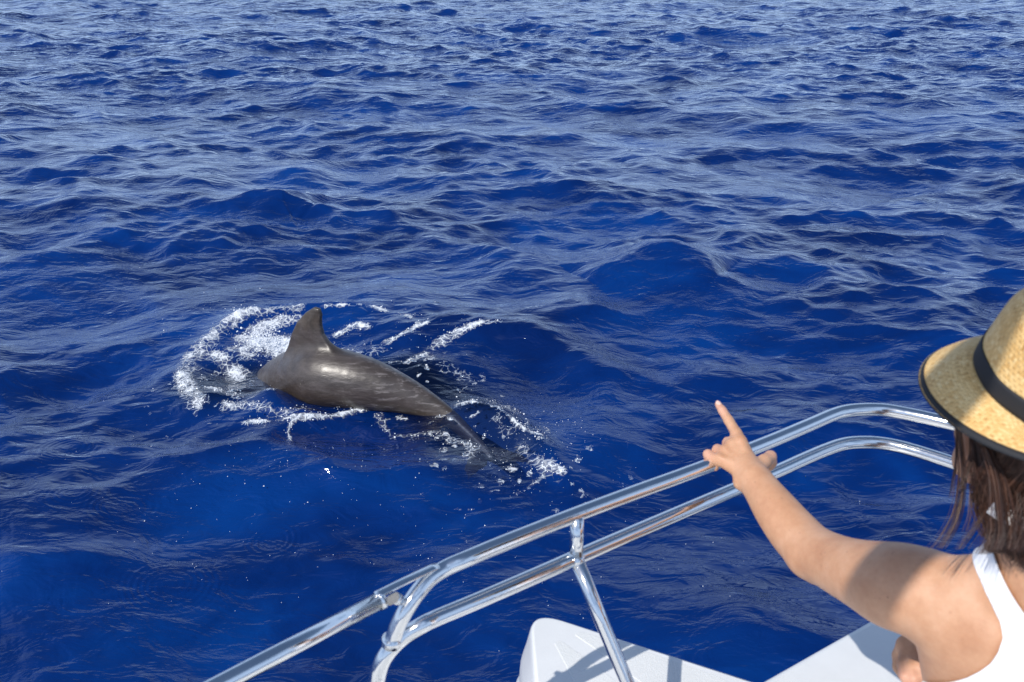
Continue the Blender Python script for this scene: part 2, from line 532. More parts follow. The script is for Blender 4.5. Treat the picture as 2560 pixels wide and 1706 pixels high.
def mat_straw():
    m, n, l, p = new_mat("straw_weave")
    uv = n.new("ShaderNodeUVMap").outputs[0]
    sep = n.new("ShaderNodeSeparateXYZ"); l.new(uv, sep.inputs[0])
    # basket weave: two sine sets that swap over and under
    su = math_(n, l, 'SINE', math_(n, l, 'MULTIPLY', sep.outputs[0], 6.2832))
    sv = math_(n, l, 'SINE', math_(n, l, 'MULTIPLY', sep.outputs[1], 6.2832))
    wv = math_(n, l, 'MULTIPLY', su, sv)
    au = math_(n, l, 'ABSOLUTE', su); av = math_(n, l, 'ABSOLUTE', sv)
    hgt = math_(n, l, 'ADD', math_(n, l, 'MULTIPLY', wv, 0.5), math_(n, l, 'MULTIPLY', math_(n, l, 'MINIMUM', au, av), 0.8))
    fu = math_(n, l, 'FLOOR', math_(n, l, 'MULTIPLY', sep.outputs[0], 2.0)); fv = math_(n, l, 'FLOOR', math_(n, l, 'MULTIPLY', sep.outputs[1], 2.0))
    def strand(ida, along, sc):
        cb = n.new("ShaderNodeCombineXYZ")
        l.new(math_(n, l, 'MULTIPLY', ida, 3.71), cb.inputs[0]); l.new(math_(n, l, 'MULTIPLY', along, sc), cb.inputs[1])
        t = n.new("ShaderNodeTexNoise"); t.inputs["Scale"].default_value = 1.0; t.inputs["Detail"].default_value = 2.0
        l.new(cb.outputs[0], t.inputs["Vector"]); return t.outputs["Fac"]
    over = math_(n, l, 'GREATER_THAN', wv, 0.0)
    ms = n.new("ShaderNodeMixRGB"); l.new(over, ms.inputs[0])
    l.new(strand(fu, sep.outputs[1], 0.30), ms.inputs[1]); l.new(strand(fv, sep.outputs[0], 0.22), ms.inputs[2])
    low = noise(n, l, mapping(n, l, uv, (0.07, 0.2, 1)), 1.0, 2, 0.5, 0.0)
    streak = math_(n, l, 'ADD', math_(n, l, 'MULTIPLY', ms.outputs[0], 0.62), math_(n, l, 'MULTIPLY', low, 0.38))
    c1 = ramp(n, l, streak, [(0.34, (0.50, 0.26, 0.072)), (0.44, (0.70, 0.42, 0.145)), (0.54, (0.82, 0.55, 0.23)), (0.68, (0.90, 0.69, 0.36))])
    gap = mrange(n, l, hgt, -0.45, 0.35, 0.22, 0.0)
    mx = n.new("ShaderNodeMixRGB"); l.new(gap, mx.inputs[0]); l.new(c1, mx.inputs[1]); mx.inputs[2].default_value = (0.16, 0.08, 0.025, 1)
    l.new(mx.outputs[0], p.inputs["Base Color"])
    p.inputs["Roughness"].default_value = 0.55
    l.new(bump(n, l, hgt, 0.6, 0.0016), p.inputs["Normal"])
    return m

def mat_hair():
    m, n, l, p = new_mat("brown_hair")
    oi = n.new("ShaderNodeAttribute"); oi.attribute_name = "tone"
    c = ramp(n, l, oi.outputs["Fac"], [(0.0, (0.022, 0.010, 0.007)), (0.5, (0.085, 0.036, 0.023)), (1.0, (0.20, 0.105, 0.07))])
    l.new(c, p.inputs["Base Color"])
    p.inputs["Roughness"].default_value = 0.38
    p.inputs["Anisotropic"].default_value = 0.5
    return m

def mat_gelcoat():
    m, n, l, p = new_mat("white_gelcoat")
    tc = n.new("ShaderNodeTexCoord").outputs["Object"]
    f = noise(n, l, tc, 3.0, 6, 0.65)
    l.new(ramp(n, l, f, [(0.25, (0.66, 0.67, 0.67)), (0.6, (0.74, 0.75, 0.75))]), p.inputs["Base Color"])
    p.inputs["Roughness"].default_value = 0.32
    p.inputs["Coat Weight"].default_value = 0.2
    l.new(bump(n, l, noise(n, l, tc, 240.0, 3, 0.6), 0.25, 0.0012), p.inputs["Normal"])
    return m

M_water = mat_water()
M_steel = mat_steel()
M_dolphin = mat_dolphin()
M_skin = mat_skin()
M_straw = mat_straw()
M_hair = mat_hair()
M_gel = mat_gelcoat()
M_brush = mat_simple("brushed_steel", (0.42, 0.40, 0.38), 0.38, metal=1.0, var=0.15, vscale=40)
M_nonskid = mat_simple("white_nonskid", (0.70, 0.71, 0.70), 0.6, var=0.05, vscale=5, bumpd=0.0012, bscale=300)
M_black = mat_simple("black_ribbon", (0.012, 0.013, 0.017), 0.7, bumpd=0.0006, bscale=500)
M_cloth = mat_simple("white_cotton", (0.80, 0.81, 0.84), 0.85, var=0.04, vscale=14, bumpd=0.004, bscale=16)
M_denim = mat_simple("shorts_cloth", (0.10, 0.14, 0.22), 0.85, var=0.2, bumpd=0.0008, bscale=600)
M_foam = mat_simple("foam_white", (0.78, 0.82, 0.88), 0.25)
M_nail = mat_simple("finger_nail", (0.78, 0.50, 0.42), 0.25)
M_eye = mat_simple("eye_white", (0.75, 0.74, 0.72), 0.2)
M_lip = mat_simple("lip", (0.45, 0.13, 0.11), 0.45)

# ------------------------------------------------------------------ sea
def build_sea():
    # plan grid in rings round the boat, finer where it is seen closer
    th_d = np.radians(np.linspace(-38, 38, 1000))
    th_o = np.radians(38 + 142 * (np.linspace(0, 1, 40)[1:]) ** 2.2)
    th = np.concatenate([-th_o[::-1], th_d, th_o])
    dep = []
    a = 47.0
    while a > 3.8:
        dep.append(a)
        step = 0.0575
        if 19.5 < a < 31.0: step = 0.040
        if a < 11.0: step = 0.022
        a -= step
    dep = np.array(dep)
    r_in = np.geomspace(0.25, HC / math.tan(math.radians(47.3)), 28)
    r_mid = HC / np.tan(np.radians(dep))
    r_out = np.geomspace(r_mid[-1] * 1.015, 5000, 120)
    r = np.concatenate([r_in, r_mid, r_out])
    dr = np.gradient(r)
    R, T = np.meshgrid(r.astype(np.float32), th.astype(np.float32), indexing='ij')
    X = (R * np.sin(T)).ravel(); Y = (R * np.cos(T)).ravel()
    DR = np.repeat(np.maximum(dr, 0).astype(np.float32), len(th))
    lod = np.maximum(DR, 0.006)
    n = len(X)
    # patches where the wind ruffles the surface
    patch = sstep(0.30, 0.68, fbm(X * 0.33 + 40, Y * 0.5 + 12, 3))
    # distance from the dolphin's wake
    wake = [Z(*q) for q in ((560, 960), (700, 950), (850, 960), (1000, 960), (1120, 1030), (1230, 1130), (1330, 1150))]
    dw, _, _ = dist_poly(X, Y, wake)
    dc, _, _ = dist_poly(X, Y, wake[:6])
    calm = 0.40 + 0.60 * sstep(0.2, 1.0, dw)
    H = np.zeros(n, np.float32); DX = np.zeros(n, np.float32); DY = np.zeros(n, np.float32)
    g = np.random.default_rng(29)
    NW = 190
    lam = np.exp(np.linspace(math.log(0.14), math.log(11.0), NW)) * g.uniform(0.975, 1.025, NW)
    for i in range(NW):
        L = lam[i]; k = 2 * math.pi / L
        spread = 0.60 if L > 1.5 else 0.95
        ang = math.radians(-97) + g.normal() * spread
        slope = 0.280 * math.sqrt(2.0 / NW)
        if L > 1.3: slope *= (1.3 / L) ** 0.75
        if L < 0.40: slope *= (L / 0.40) ** 0.45
        if 0.4 < L < 1.3: slope *= 1.12
        amp = slope / k
        kx, ky = k * math.cos(ang), k * math.sin(ang)
        ph = kx * X + ky * Y + g.uniform(0, 6.283)
        w = np.clip(L / lod * 0.62 - 1.0, 0, 1) * amp
        if L < 1.0: w = w * (0.55 + 0.75 * patch)
        if L > 0.9: w = w * calm
        else: w = w * (0.6 + 0.4 * calm)
        sn, cs = np.sin(ph), np.cos(ph)
        H += w * cs
        q = 0.85
        DX -= q * w * sn * (kx / k); DY -= q * w * sn * (ky / k)
    # big crests of the photo and the hollows and ridges round the dolphin
    def ridge(P, hgt, w_near, w_far=None):
        nonlocal H
        pts = [Z(*p) for p in P]
        pts = [np.array([q[0], q[1]]) for q in catmull([p[:2] for p in pts], 5)]
        d, t, sd = dist_poly(X, Y, pts)
        w = np.where(sd < 0, w_near, w_far if w_far else w_near)
        env = np.sin(np.pi * np.clip(t, 0.02, 0.98)) ** 0.6
        m = d < 4 * max(w_near, w_far or 0)
        H = H + np.where(m, hgt * env * np.exp(-(d / w) ** 1.6), 0).astype(np.float32)
    ridge([(1450, 716), (1540, 700), (1640, 688), (1730, 700), (1820, 716)], 0.24, 0.50)
    ridge([(1060, 885), (1180, 870), (1330, 875), (1450, 915), (1500, 990), (1520, 1110), (1490, 1180)], 0.085, 0.24)
    ridge([(1115, 1015), (1210, 1035), (1300, 1080), (1390, 1160), (1440, 1230)], 0.085, 0.12, 0.12)
    ridge([(560, 1060), (690, 1075), (790, 1050), (950, 1005)], 0.035, 0.11)
    ridge([(500, 990), (455, 930), (490, 870), (600, 812), (730, 795), (850, 792), (980, 815)], 0.075, 0.14)
    ridge([(700, 1190), (860, 1160), (960, 1180), (1100, 1250)], 0.03, 0.25, 0.25)
    ridge([(0, 1440), (250, 1390), (480, 1400), (620, 1440)], 0.08, 0.35)
    ridge([(620, 560), (700, 525), (790, 530)], 0.18, 0.5)
    def hollow(p, hgt, w):
        nonlocal H
        q = Z(*p); d = np.hypot(X - q[0], Y - q[1])
        H = H - (hgt * np.exp(-(d / w) ** 2)).astype(np.float32)
    hollow((585, 925), 0.03, 0.2); hollow((690, 1010), -0.115, 0.17); hollow((765, 1040), -0.05, 0.13); hollow((1380, 960), 0.04, 0.3); hollow((1250, 1110), 0.05, 0.25)
    hollow((980, 1060), 0.03, 0.3)
    # drop rings
    g2 = np.random.default_rng(8)
    rings = [(2015, 840), (1350, 985), (700, 780), (250, 770), (1620, 745), (1830, 845), (1500, 1010), (190, 1105), (70, 1200), (215, 1240), (450, 1420), (670, 1315), (2120, 1260), (1330, 790), (330, 1260), (560, 780), (1740, 1000), (840, 700), (1250, 720)]
    for p in rings:
        q = Z(*p); d = np.hypot(X - q[0], Y - q[1])
        rr = g2.uniform(0.07, 0.19)
        m = d < rr * 2.2
        w = 2 * math.pi / g2.uniform(0.028, 0.045)
        H[m] += (0.0016 * np.cos(w * (d[m] - rr)) * np.exp(-((d[m] - rr * 0.8) / (rr * 0.55)) ** 2)).astype(np.float32)
    # foam: where, and how thick
    foam = np.zeros(n, np.float32)
    near = (R.ravel() < 12) & (np.abs(T.ravel()) < 0.6)
    xs, ys = X[near], Y[near]
    f = np.zeros(len(xs), np.float32)
    def streak(P, w, a, n0=0.0):
        nonlocal f
        pts = catmull([Z(*p)[:2] for p in P], 5)
        d, t, _ = dist_poly(xs, ys, pts)
        br = fbm(xs * 7.0 + n0, ys * 7.0 + 3 * n0, 3)
        f = np.maximum(f, a * np.exp(-(d / w) ** 2) * (0.30 + 1.3 * br))
    streak([(480, 1010), (462, 940), (490, 880), (545, 838), (610, 812), (690, 802), (730, 798)], 0.12, 0.66)
    streak([(600, 880), (640, 862), (675, 868), (705, 880)], 0.16, 0.98)
    streak([(520, 890), (560, 900), (590, 930), (575, 960)], 0.10, 0.66, 3)
    streak([(600, 850), (650, 830), (710, 815)], 0.13, 0.72, 5)
    streak([(560, 985), (600, 1000), (520, 960)], 0.07, 0.62, 9)
    streak([(790, 800), (860, 800), (930, 803), (1000, 822), (1040, 850)], 0.05, 0.62, 4)
    streak([(830, 850), (870, 840), (900, 850)], 0.07, 0.66, 14)
    streak([(800, 870), (900, 900), (960, 870)], 0.16, 0.40, 24)
    streak([(1010, 925), (1060, 905), (1120, 880), (1180, 865), (1250, 862)], 0.065, 0.62, 6)
    streak([(950, 880), (1000, 868), (1060, 850)], 0.05, 0.62, 26)
    streak([(560, 1020), (620, 1025), (690, 1042), (760, 1040)], 0.08, 0.62, 7)
    streak([(600, 1062), (700, 1058), (790, 1052), (870, 1030), (960, 1006)], 0.040, 0.68, 8)
    streak([(735, 1100), (732, 1075), (760, 1055)], 0.025, 0.66, 10)
    streak([(1135, 1022), (1200, 1028), (1260, 1052), (1310, 1090), (1350, 1110)], 0.035, 0.66, 11)
    streak([(1110, 935), (1180, 960), (1220, 1000), (1290, 1040)], 0.13, 0.42, 12)
    streak([(1240, 1060), (1290, 1100), (1330, 1150), (1400, 1200)], 0.08, 0.50, 13)
    streak([(1280, 1235), (1350, 1200), (1400, 1170)], 0.025, 0.55, 15)
    streak([(1110, 1090), (1180, 1120), (1110, 1180)], 0.08, 0.46, 16)
    streak([(940, 1030), (980, 1070), (1080, 1080), (1120, 1100)], 0.05, 0.52, 17)
    streak([(1380, 1180), (1410, 1190)], 0.05, 0.66, 18)
    foam[near] = f
    bub = sstep(0.66, 0.80, fbm(xs * 16, ys * 16, 2)) * np.exp(-(dw[near] / 0.9) ** 2) * 0.6
    foam[near] = np.maximum(foam[near], bub)
    # foam stands a little proud and lumpy
    H[near] += (sstep(0.35, 0.8, foam[near]) * (0.006 + 0.028 * (fbm(xs * 22, ys * 22, 3) - 0.4))).astype(np.float32)
    fade = np.exp(-(R.ravel() / 900.0) ** 2)
    V = np.stack([X + DX, Y + DY, H * fade], 1)
    nr, nt = R.shape
    I = np.arange(nr * nt, dtype=np.int32).reshape(nr, nt)
    F = np.stack([I[:-1, :-1], I[:-1, 1:], I[1:, 1:], I[1:, :-1]], -1).reshape(-1, 4)[:, ::-1]
    me = bpy.data.meshes.new("sea")
    V = V.astype(np.float32)
    me.vertices.add(len(V)); me.vertices.foreach_set("co", V.ravel())
    F = np.ascontiguousarray(F)
    me.loops.add(F.size); me.loops.foreach_set("vertex_index", F.ravel())
    me.polygons.add(len(F)); me.polygons.foreach_set("loop_start", np.arange(len(F), dtype=np.int32) * 4)
    me.polygons.foreach_set("loop_total", np.full(len(F), 4, np.int32))
    me.update(calc_edges=True)
    me.polygons.foreach_set("use_smooth", np.ones(len(F), bool))
    at = me.attributes.new("foam", 'FLOAT', 'POINT')
    at.data.foreach_set("value", foam)
    at = me.attributes.new("clear", 'FLOAT', 'POINT')
    at.data.foreach_set("value", (1 - sstep(0.16, 0.55, dc)).astype(np.float32))
    at = me.attributes.new("far", 'FLOAT', 'POINT')
    at.data.foreach_set("value", sstep(9.0, 26.0, R.ravel()).astype(np.float32))
    me.materials.append(M_water)
    o = bpy.data.objects.new("sea", me); COL.objects.link(o)
    tag(o, kind="structure", label="deep blue rippled open sea")
    return V, foam

SEA_V, SEA_FOAM = build_sea()
# the blue light scattered back from below the first half metre
M_deep = mat_simple("deep_water", (0.0004, 0.044, 0.220), 1.0, var=0.12, vscale=0.4)
_dc = Z(900, 1000)
dg = [(_dc[0] + 3.6 * math.cos(a * math.pi / 16), _dc[1] + 3.6 * math.sin(a * math.pi / 16)) for a in range(32)]
deep = link("deep_water", mesh_py("deep_water", [(x, y, -0.62) for x, y in dg], [tuple(range(32))]), M_deep, None, False)
tag(deep, kind="structure", label="deep blue water body below the surface")
_sel = (np.abs(SEA_V[:, 0]) < 4) & (SEA_V[:, 1] > 3) & (SEA_V[:, 1] < 10)
SV = SEA_V[_sel]; SF = SEA_FOAM[_sel]
_cell = {}
_ki = np.floor(SV[:, :2] / 0.05).astype(int)
for i, (a, b) in enumerate(map(tuple, _ki)):
    _cell[(a, b)] = SV[i, 2]
def sea_z(x, y):
    return float(_cell.get((int(math.floor(x / 0.05)), int(math.floor(y / 0.05))), 0.0))

# ------------------------------------------------------------------ spray drops and foam bubbles
def ico():
    t = (1 + 5 ** 0.5) / 2
    V = np.array([(-1,t,0),(1,t,0),(-1,-t,0),(1,-t,0),(0,-1,t),(0,1,t),(0,-1,-t),(0,1,-t),(t,0,-1),(t,0,1),(-t,0,-1),(-t,0,1)], float)
    V /= np.linalg.norm(V[0])
    F = np.array([(0,11,5),(0,5,1),(0,1,7),(0,7,10),(0,10,11),(1,5,9),(5,11,4),(11,10,2),(10,7,6),(7,1,8),(3,9,4),(3,4,2),(3,2,6),(3,6,8),(3,8,9),(4,9,5),(2,4,11),(6,2,10),(8,6,7),(9,8,1)])
    return V, F
def build_drops():
    g = np.random.default_rng(77)
    iv, iff = ico()
    P = []; Rr = []
    w = np.clip(SF - 0.36, 0, 1) ** 1.6
    w /= w.sum()
    pick = g.choice(len(SF), 2600, p=w)
    for i in pick:
        v = SV[i]; thick = SF[i]
        lift = g.exponential(0.012 + 0.035 * max(0, thick - 0.55)) if g.random() < 0.5 else 0.0
        P.append(v + np.array([g.normal() * 0.012, g.normal() * 0.012, lift])); Rr.append(min(0.007, 0.0009 + g.exponential(0.0012)))
    # splash thrown up where the back enters the water
    for _ in range(700):
        b = Z(g.normal(660, 26), g.normal(868, 14))
        P.append(b + np.array([0, 0, abs(g.normal()) * 0.07])); Rr.append(min(0.009, 0.002 + g.exponential(0.0016)))
    # lone drops over the water
    for (cx, cy, sx, sy, n_) in ((700, 1180, 260, 90, 130), (520, 790, 140, 40, 70), (1320, 1120, 90, 60, 220), (1000, 850, 130, 35, 110), (950, 1300, 500, 120, 110), (1500, 1350, 300, 100, 40)):
        for _ in range(n_):
            b = Z(g.normal(cx, sx), g.normal(cy, sy))
            b[2] = sea_z(b[0], b[1]) + abs(g.normal()) * 0.02
            P.append(b); Rr.append(0.0010 + g.exponential(0.0007))
    # bright bubble clusters beside the tail
    P = np.array(P); Rr = np.array(Rr)
    sc = np.stack([Rr * g.uniform(0.8, 1.5, len(Rr)), Rr * g.uniform(0.8, 1.5, len(Rr)), Rr], 1)
    V = (iv[None] * sc[:, None, :] + P[:, None, :]).reshape(-1, 3)
    F = (iff[None] + (np.arange(len(P)) * 12)[:, None, None]).reshape(-1, 3)
    me = mesh_np("spray", V, F)
    o = link("foam_and_spray", me, M_foam)
    tag(o, "white foam bubbles and spray drops round the diving dolphin", kind="stuff")
build_drops()

# ------------------------------------------------------------------ dolphin
def build_dolphin():
    st = [  # px, py, height, radius of the middle line
        (470, 1190, -1.06, 0.020), (500, 1165, -0.97, 0.036), (525, 1145, -0.88, 0.050), (548, 1120, -0.80, 0.095),
        (580, 1085, -0.68, 0.140), (625, 1045, -0.50, 0.175), (684, 984, -0.27, 0.200), (742, 950, -0.01, 0.218),
        (800, 943, 0.115, 0.222), (870, 951, 0.130, 0.204), (940, 966, 0.110, 0.172), (1010, 988, 0.065, 0.128),
        (1070, 1014, 0.010, 0.092), (1125, 1047, -0.055, 0.064), (1170, 1087, -0.115, 0.050), (1205, 1122, -0.16, 0.040), (1228, 1148, -0.19, 0.027)]
    P0 = [np.append(Z(a, b, z), r) for a, b, z, r in st]
    PP = catmull(P0, 4)
    P = [p[:3] for p in PP]; R = [max(p[3], 0.015) for p in PP]
    allp = np.array(P)
    S = Solid(allp.min(0) - 0.45, allp.max(0) + np.array([0.45, 0.45, 0.75]), 0.0085)
    head = np.array(P[0]); tail = np.array(P[-1])
    ax = tail - head; ax[2] = 0; ax /= np.linalg.norm(ax)
    lat = np.array([-ax[1], ax[0], 0.0])       # away from the camera
    for i in range(len(P) - 1):
        t = i / (len(P) - 1)
        fl = 0.92 if t < 0.7 else 0.92 - 0.34 * (t - 0.7) / 0.3
        S.cone(P[i], P[i+1], R[i], R[i+1], 0.012, (lat, fl))
    # flippers
    i0 = 4 * 6
    base = P[i0]; tdir = P[i0+1] - P[i0]; tdir /= np.linalg.norm(tdir)
    dn = np.cross(tdir, lat); dn = dn if dn[2] < 0 else -dn
    for sgn in (-1, 1):
        a = base + lat * sgn * 0.13 + dn * 0.08
        b = a + lat * sgn * 0.16 + dn * 0.13 + tdir * 0.12
        c = b + lat * sgn * 0.05 + dn * 0.05 + tdir * 0.10
        wv = np.cross(tdir, (b - a)); wv /= np.linalg.norm(wv)
        S.chain([a, b, c], [0.062, 0.045, 0.015], 0.03, (wv, 0.22))
    # flukes: two swept blades either side of the tail's end
    e = P[-3]; td = P[-1] - P[-4]; td /= np.linalg.norm(td)
    flu = lat - td * lat.dot(td); flu /= np.linalg.norm(flu)
    wv = np.cross(td, flu); wv /= np.linalg.norm(wv)
    for sgn in (-1, 1):
        q = [e - td * 0.04, e + flu * sgn * 0.10 + td * 0.035, e + flu * sgn * 0.20 + td * 0.10, e + flu * sgn * 0.275 + td * 0.185]
        S.chain(q, [0.050, 0.066, 0.044, 0.010], 0.012, (wv, 0.20))
    # dorsal fin from its side outline
    prof_px = [(722, 885), (735, 835), (748, 806), (768, 783), (788, 771), (798, 774), (801, 788), (800, 812), (806, 838), (820, 858), (838, 882), (835, 925), (740, 925)]
    q0 = P[4 * 8]
    prof = []
    for a, b in prof_px:       # on the upright plane through the back's middle
        y = -(b - 853) / FPX; x = (a - 1280) / FPX
        dirv = np.array([x, c_ + y * s_, y * c_ - s_])
        cam0 = np.array([0, 0, HC])
        t = (q0 - cam0).dot(lat) / dirv.dot(lat)
        w = cam0 + dirv * t
        prof.append(((w - q0).dot(ax), w[2]))
    u = np.array([p[0] for p in prof]); v = np.array([p[1] for p in prof])
    lo = q0 + ax * u.min() - 0.12; hi = q0 + ax * u.max() + 0.12
    lo, hi = np.minimum(lo, hi) - 0.12, np.maximum(lo, hi) + 0.12
    lo[2] = v.min() - 0.03; hi[2] = v.max() + 0.05
    sl, (X, Y, Zg) = S.box(lo, hi)
    U = (X - q0[0]) * ax[0] + (Y - q0[1]) * ax[1]
    W = (X - q0[0]) * lat[0] + (Y - q0[1]) * lat[1]
    d2 = np.full(U.shape, 1e9, np.float32); ins = np.zeros(U.shape, bool)
    m = len(u)
    for i in range(m):
        j = (i + 1) % m
        ex, ey = u[j] - u[i], v[j] - v[i]
        wx, wy = U - u[i], Zg - v[i]
        t = np.clip((wx*ex + wy*ey) / (ex*ex + ey*ey), 0, 1)
        d2 = np.minimum(d2, (wx - ex*t)**2 + (wy - ey*t)**2)
        cr = ((v[i] > Zg) != (v[j] > Zg))
        xi = u[i] + (Zg - v[i]) / (ey if abs(ey) > 1e-9 else 1e-9) * ex
        ins ^= cr & (U < xi)
    dd = np.sqrt(d2); sd = np.where(ins, -dd, dd)
    sd = sd - 0.012
    half = 0.011 + np.clip(-sd, 0, 0.07) * 0.22 + np.clip(v.max() - Zg, 0, 0.3) * 0.035
    da = np.abs(W) - half
    d = np.sqrt(np.maximum(sd + 0.006, 0)**2 + np.maximum(da, 0)**2) + np.minimum(np.maximum(sd + 0.006, da), 0) - 0.004
    S.smin(sl, d.astype(np.float32), 0.06)
    V, F = S.skin()
    V = relax(V, F, 3, 0.5)
    rel = V - q0
    aU = rel @ ax
    pale = sstep(0.05, 0.55, aU) * (1 - sstep(0.85, 1.2, aU)) * sstep(-0.05, 0.06, V[:, 2]) + 0.15
    SP = np.array(P); SR = np.array(R)
    jj = np.empty(len(V), int)
    for k0 in range(0, len(V), 4000):
        blk = V[k0:k0+4000]
        jj[k0:k0+4000] = ((blk[:, None, :2] - SP[None, :, :2]) ** 2).sum(-1).argmin(1)
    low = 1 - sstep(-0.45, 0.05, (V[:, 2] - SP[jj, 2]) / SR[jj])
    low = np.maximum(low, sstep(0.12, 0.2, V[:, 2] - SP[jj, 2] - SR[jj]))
    root = empty("dolphin", tuple(q0 - np.array([0, 0, 0.2])))
    tag(root, "wet grey brown dolphin arching out of the sea with upright dorsal fin", "dolphin")
    me = mesh_np("dolphin_body", V, F)
    at = me.attributes.new("pale", 'FLOAT', 'POINT'); at.data.foreach_set("value", pale.astype(np.float32))
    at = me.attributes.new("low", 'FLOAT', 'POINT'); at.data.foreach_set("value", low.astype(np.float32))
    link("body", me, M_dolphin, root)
build_dolphin()

# ------------------------------------------------------------------ boat
boat = empty("boat", (0, 0.3, HC - 1.75))
tag(boat, "white boat with polished steel handrail at its edge", "boat")
RZ, LZ, RR = HC - 0.965, HC - 1.045, 0.0135

def prism(name, poly, z0, z1, mat, parent, bevel=0.01, seg=3, smooth=True):
    n = len(poly)
    V = [(x, y, z1) for x, y in poly] + [(x, y, z0) for x, y in poly]
    F = [tuple(range(n))] + [tuple(range(2*n - 1, n - 1, -1))]
    for i in range(n):
        j = (i + 1) % n
        F.append((i, i + n, j + n, j))
    me = mesh_py(name, V, F)
    o = link(name, me, mat, parent, smooth)
    if bevel:
        b = o.modifiers.new("bevel", 'BEVEL'); b.width = bevel; b.segments = seg; b.limit_method = 'ANGLE'
        b.harden_normals = False
    return o

up_px = [(1045.7, 1485), (1077, 1443), (1112, 1413), (1150, 1395), (1200, 1385.5)]
U_low = [C(973, 1617, 1.56), C(985, 1592, 1.555), C(994, 1566, 1.55), C(1012, 1530, 1.545), C(1040, 1486, 1.55), C(1075, 1446, 1.565), C(1115, 1420, 1.58)]
U_top = [Z(a, b, RZ) for a, b in ((1160, 1400), (1250, 1362), (1440, 1287), (1600, 1227), (1700, 1191), (1850, 1134), (1940, 1098), (2020, 1064), (2078, 1039), (2117, 1028), (2160, 1024), (2206, 1025), (2257, 1033), (2333, 1049), (2440, 1076), (2620, 1124), (2900, 1200))]
L_top = [Z(a, b, LZ) for a, b in ((1055, 1563), (1092, 1545), (1199, 1500), (1380, 1421), (1420, 1403), (1600, 1325), (1750, 1261), (1931, 1184), (2002, 1152), (2060, 1127), (2112, 1110), (2168, 1106), (2225, 1112), (2282, 1126), (2359, 1150), (2435, 1175), (2600, 1226), (2900, 1320))]
L_low = [C(925, 1840, 1.66), C(930, 1770, 1.62), C(941, 1706, 1.58), C(952, 1662, 1.565), C(972, 1628, 1.56), C(1005, 1595, 1.565)]
rail = tube("handrail", catmull(L_low + L_top, 7), RR, 28, M_steel, boat)
rail["label"] = "polished steel two bar handrail"
tube("upper_tube", catmull(U_low + U_top, 7), RR, 28, M_steel, rail)
# post with short stub above
j1 = Z(1443, 1292, RZ); j2 = Z(1440, 1397, LZ)
tube("short_post", [j1, 0.5 * (j1 + j2), j2], 0.0120, 24, M_steel, rail)
p_b = C(1567, 1706, 1.75); p_dir = p_b - j2
tube("post", [j2, j2 + p_dir * 0.5, p_b, j2 + p_dir * 2.2], 0.0128, 24, M_steel, rail)
for nm, c, r in (("weld_collar", j2, 0.0150), ("weld_collar", C(980, 1603, 1.557), 0.0155)):
    tube(nm, [c + np.array([0, 0, 0.008]), c - np.array([0, 0, 0.008])], r, 20, M_steel, rail)
# foot plates and the far stanchions out of the picture
tube("post", [L_low and C(925, 1840, 1.66), C(925, 1840, 1.66) + np.array([0.0, -0.05, -0.30])], RR, 20, M_steel, rail)
tube("post", [Z(2800, 1172, RZ), Z(2800, 1285, LZ), Z(2800, 1285, LZ) + np.array([0.03, -0.03, -0.62])], 0.0128, 20, M_steel, rail)
# left rail that clips to the hoop
la = Z(955, 1499, RZ - 0.004); lb = Z(755, 1604, RZ - 0.004)
ld = lb - la; ld /= np.linalg.norm(ld)
tube("left_tube", [la, la + ld * 0.2, la + ld * 0.6, la + ld * 1.6], RR, 28, M_steel, rail)
# bracket: strip, cheek plate, bolt
s0, s1, s2 = Z(940, 1489, RZ + 0.008), Z(1014, 1452, RZ + 0.008), Z(1092, 1415, RZ + 0.003)
tube("bracket_strip", catmull([s0, s1, s2], 6), 0.0085, 12, M_steel, rail, flat=(np.array([0, 0, 1.0]), 0.45))
def plate(c, ax1, ax2, w, h, t, name):
    ax1 = ax1 / np.linalg.norm(ax1); ax2 = ax2 - ax1 * ax2.dot(ax1); ax2 /= np.linalg.norm(ax2)
    nn = np.cross(ax1, ax2)
    V = []; F = []; N = 20
    for s in (-1, 1):
        for k in range(N):
            a = 2 * math.pi * k / N
            ca, sa = math.cos(a), math.sin(a)
            x = math.copysign(abs(ca) ** 0.6, ca) * w; y = math.copysign(abs(sa) ** 0.6, sa) * h
            V.append(c + ax1 * x + ax2 * y + nn * s * t)
    F.append(tuple(range(N - 1, -1, -1))); F.append(tuple(range(N, 2 * N)))
    for k in range(N):
        F.append((k, (k+1) % N, N + (k+1) % N, N + k))
    return link(name, mesh_py(name, V, F), M_brush, rail, smooth=False)
pc = Z(982, 1497, RZ - 0.002)
toc = np.array([0, 0, HC]) - pc; toc /= np.linalg.norm(toc)
plate(pc + toc * 0.008, -ld, np.array([0, 0, 1.0]), 0.0105, 0.0095, 0.0012, "bracket_plate")
plate(pc - toc * 0.012, -ld, np.array([0, 0, 1.0]), 0.0105, 0.0095, 0.0012, "bracket_plate")
bc = C(994, 1498, 1.535)
tube("bolt", [bc - toc * 0.028, bc + toc * 0.001, bc + toc * 0.006, bc + toc * 0.008], 0.005, 14, M_steel, rail, rads=[0.005, 0.0072, 0.0065, 0.002])
tube("bolt_washer", [bc - toc * 0.004, bc - toc * 0.002], 0.0095, 18, M_steel, rail)
tube("sleeve_ring", [la - ld * 0.001, la + ld * 0.008], RR + 0.0012, 24, M_steel, rail)

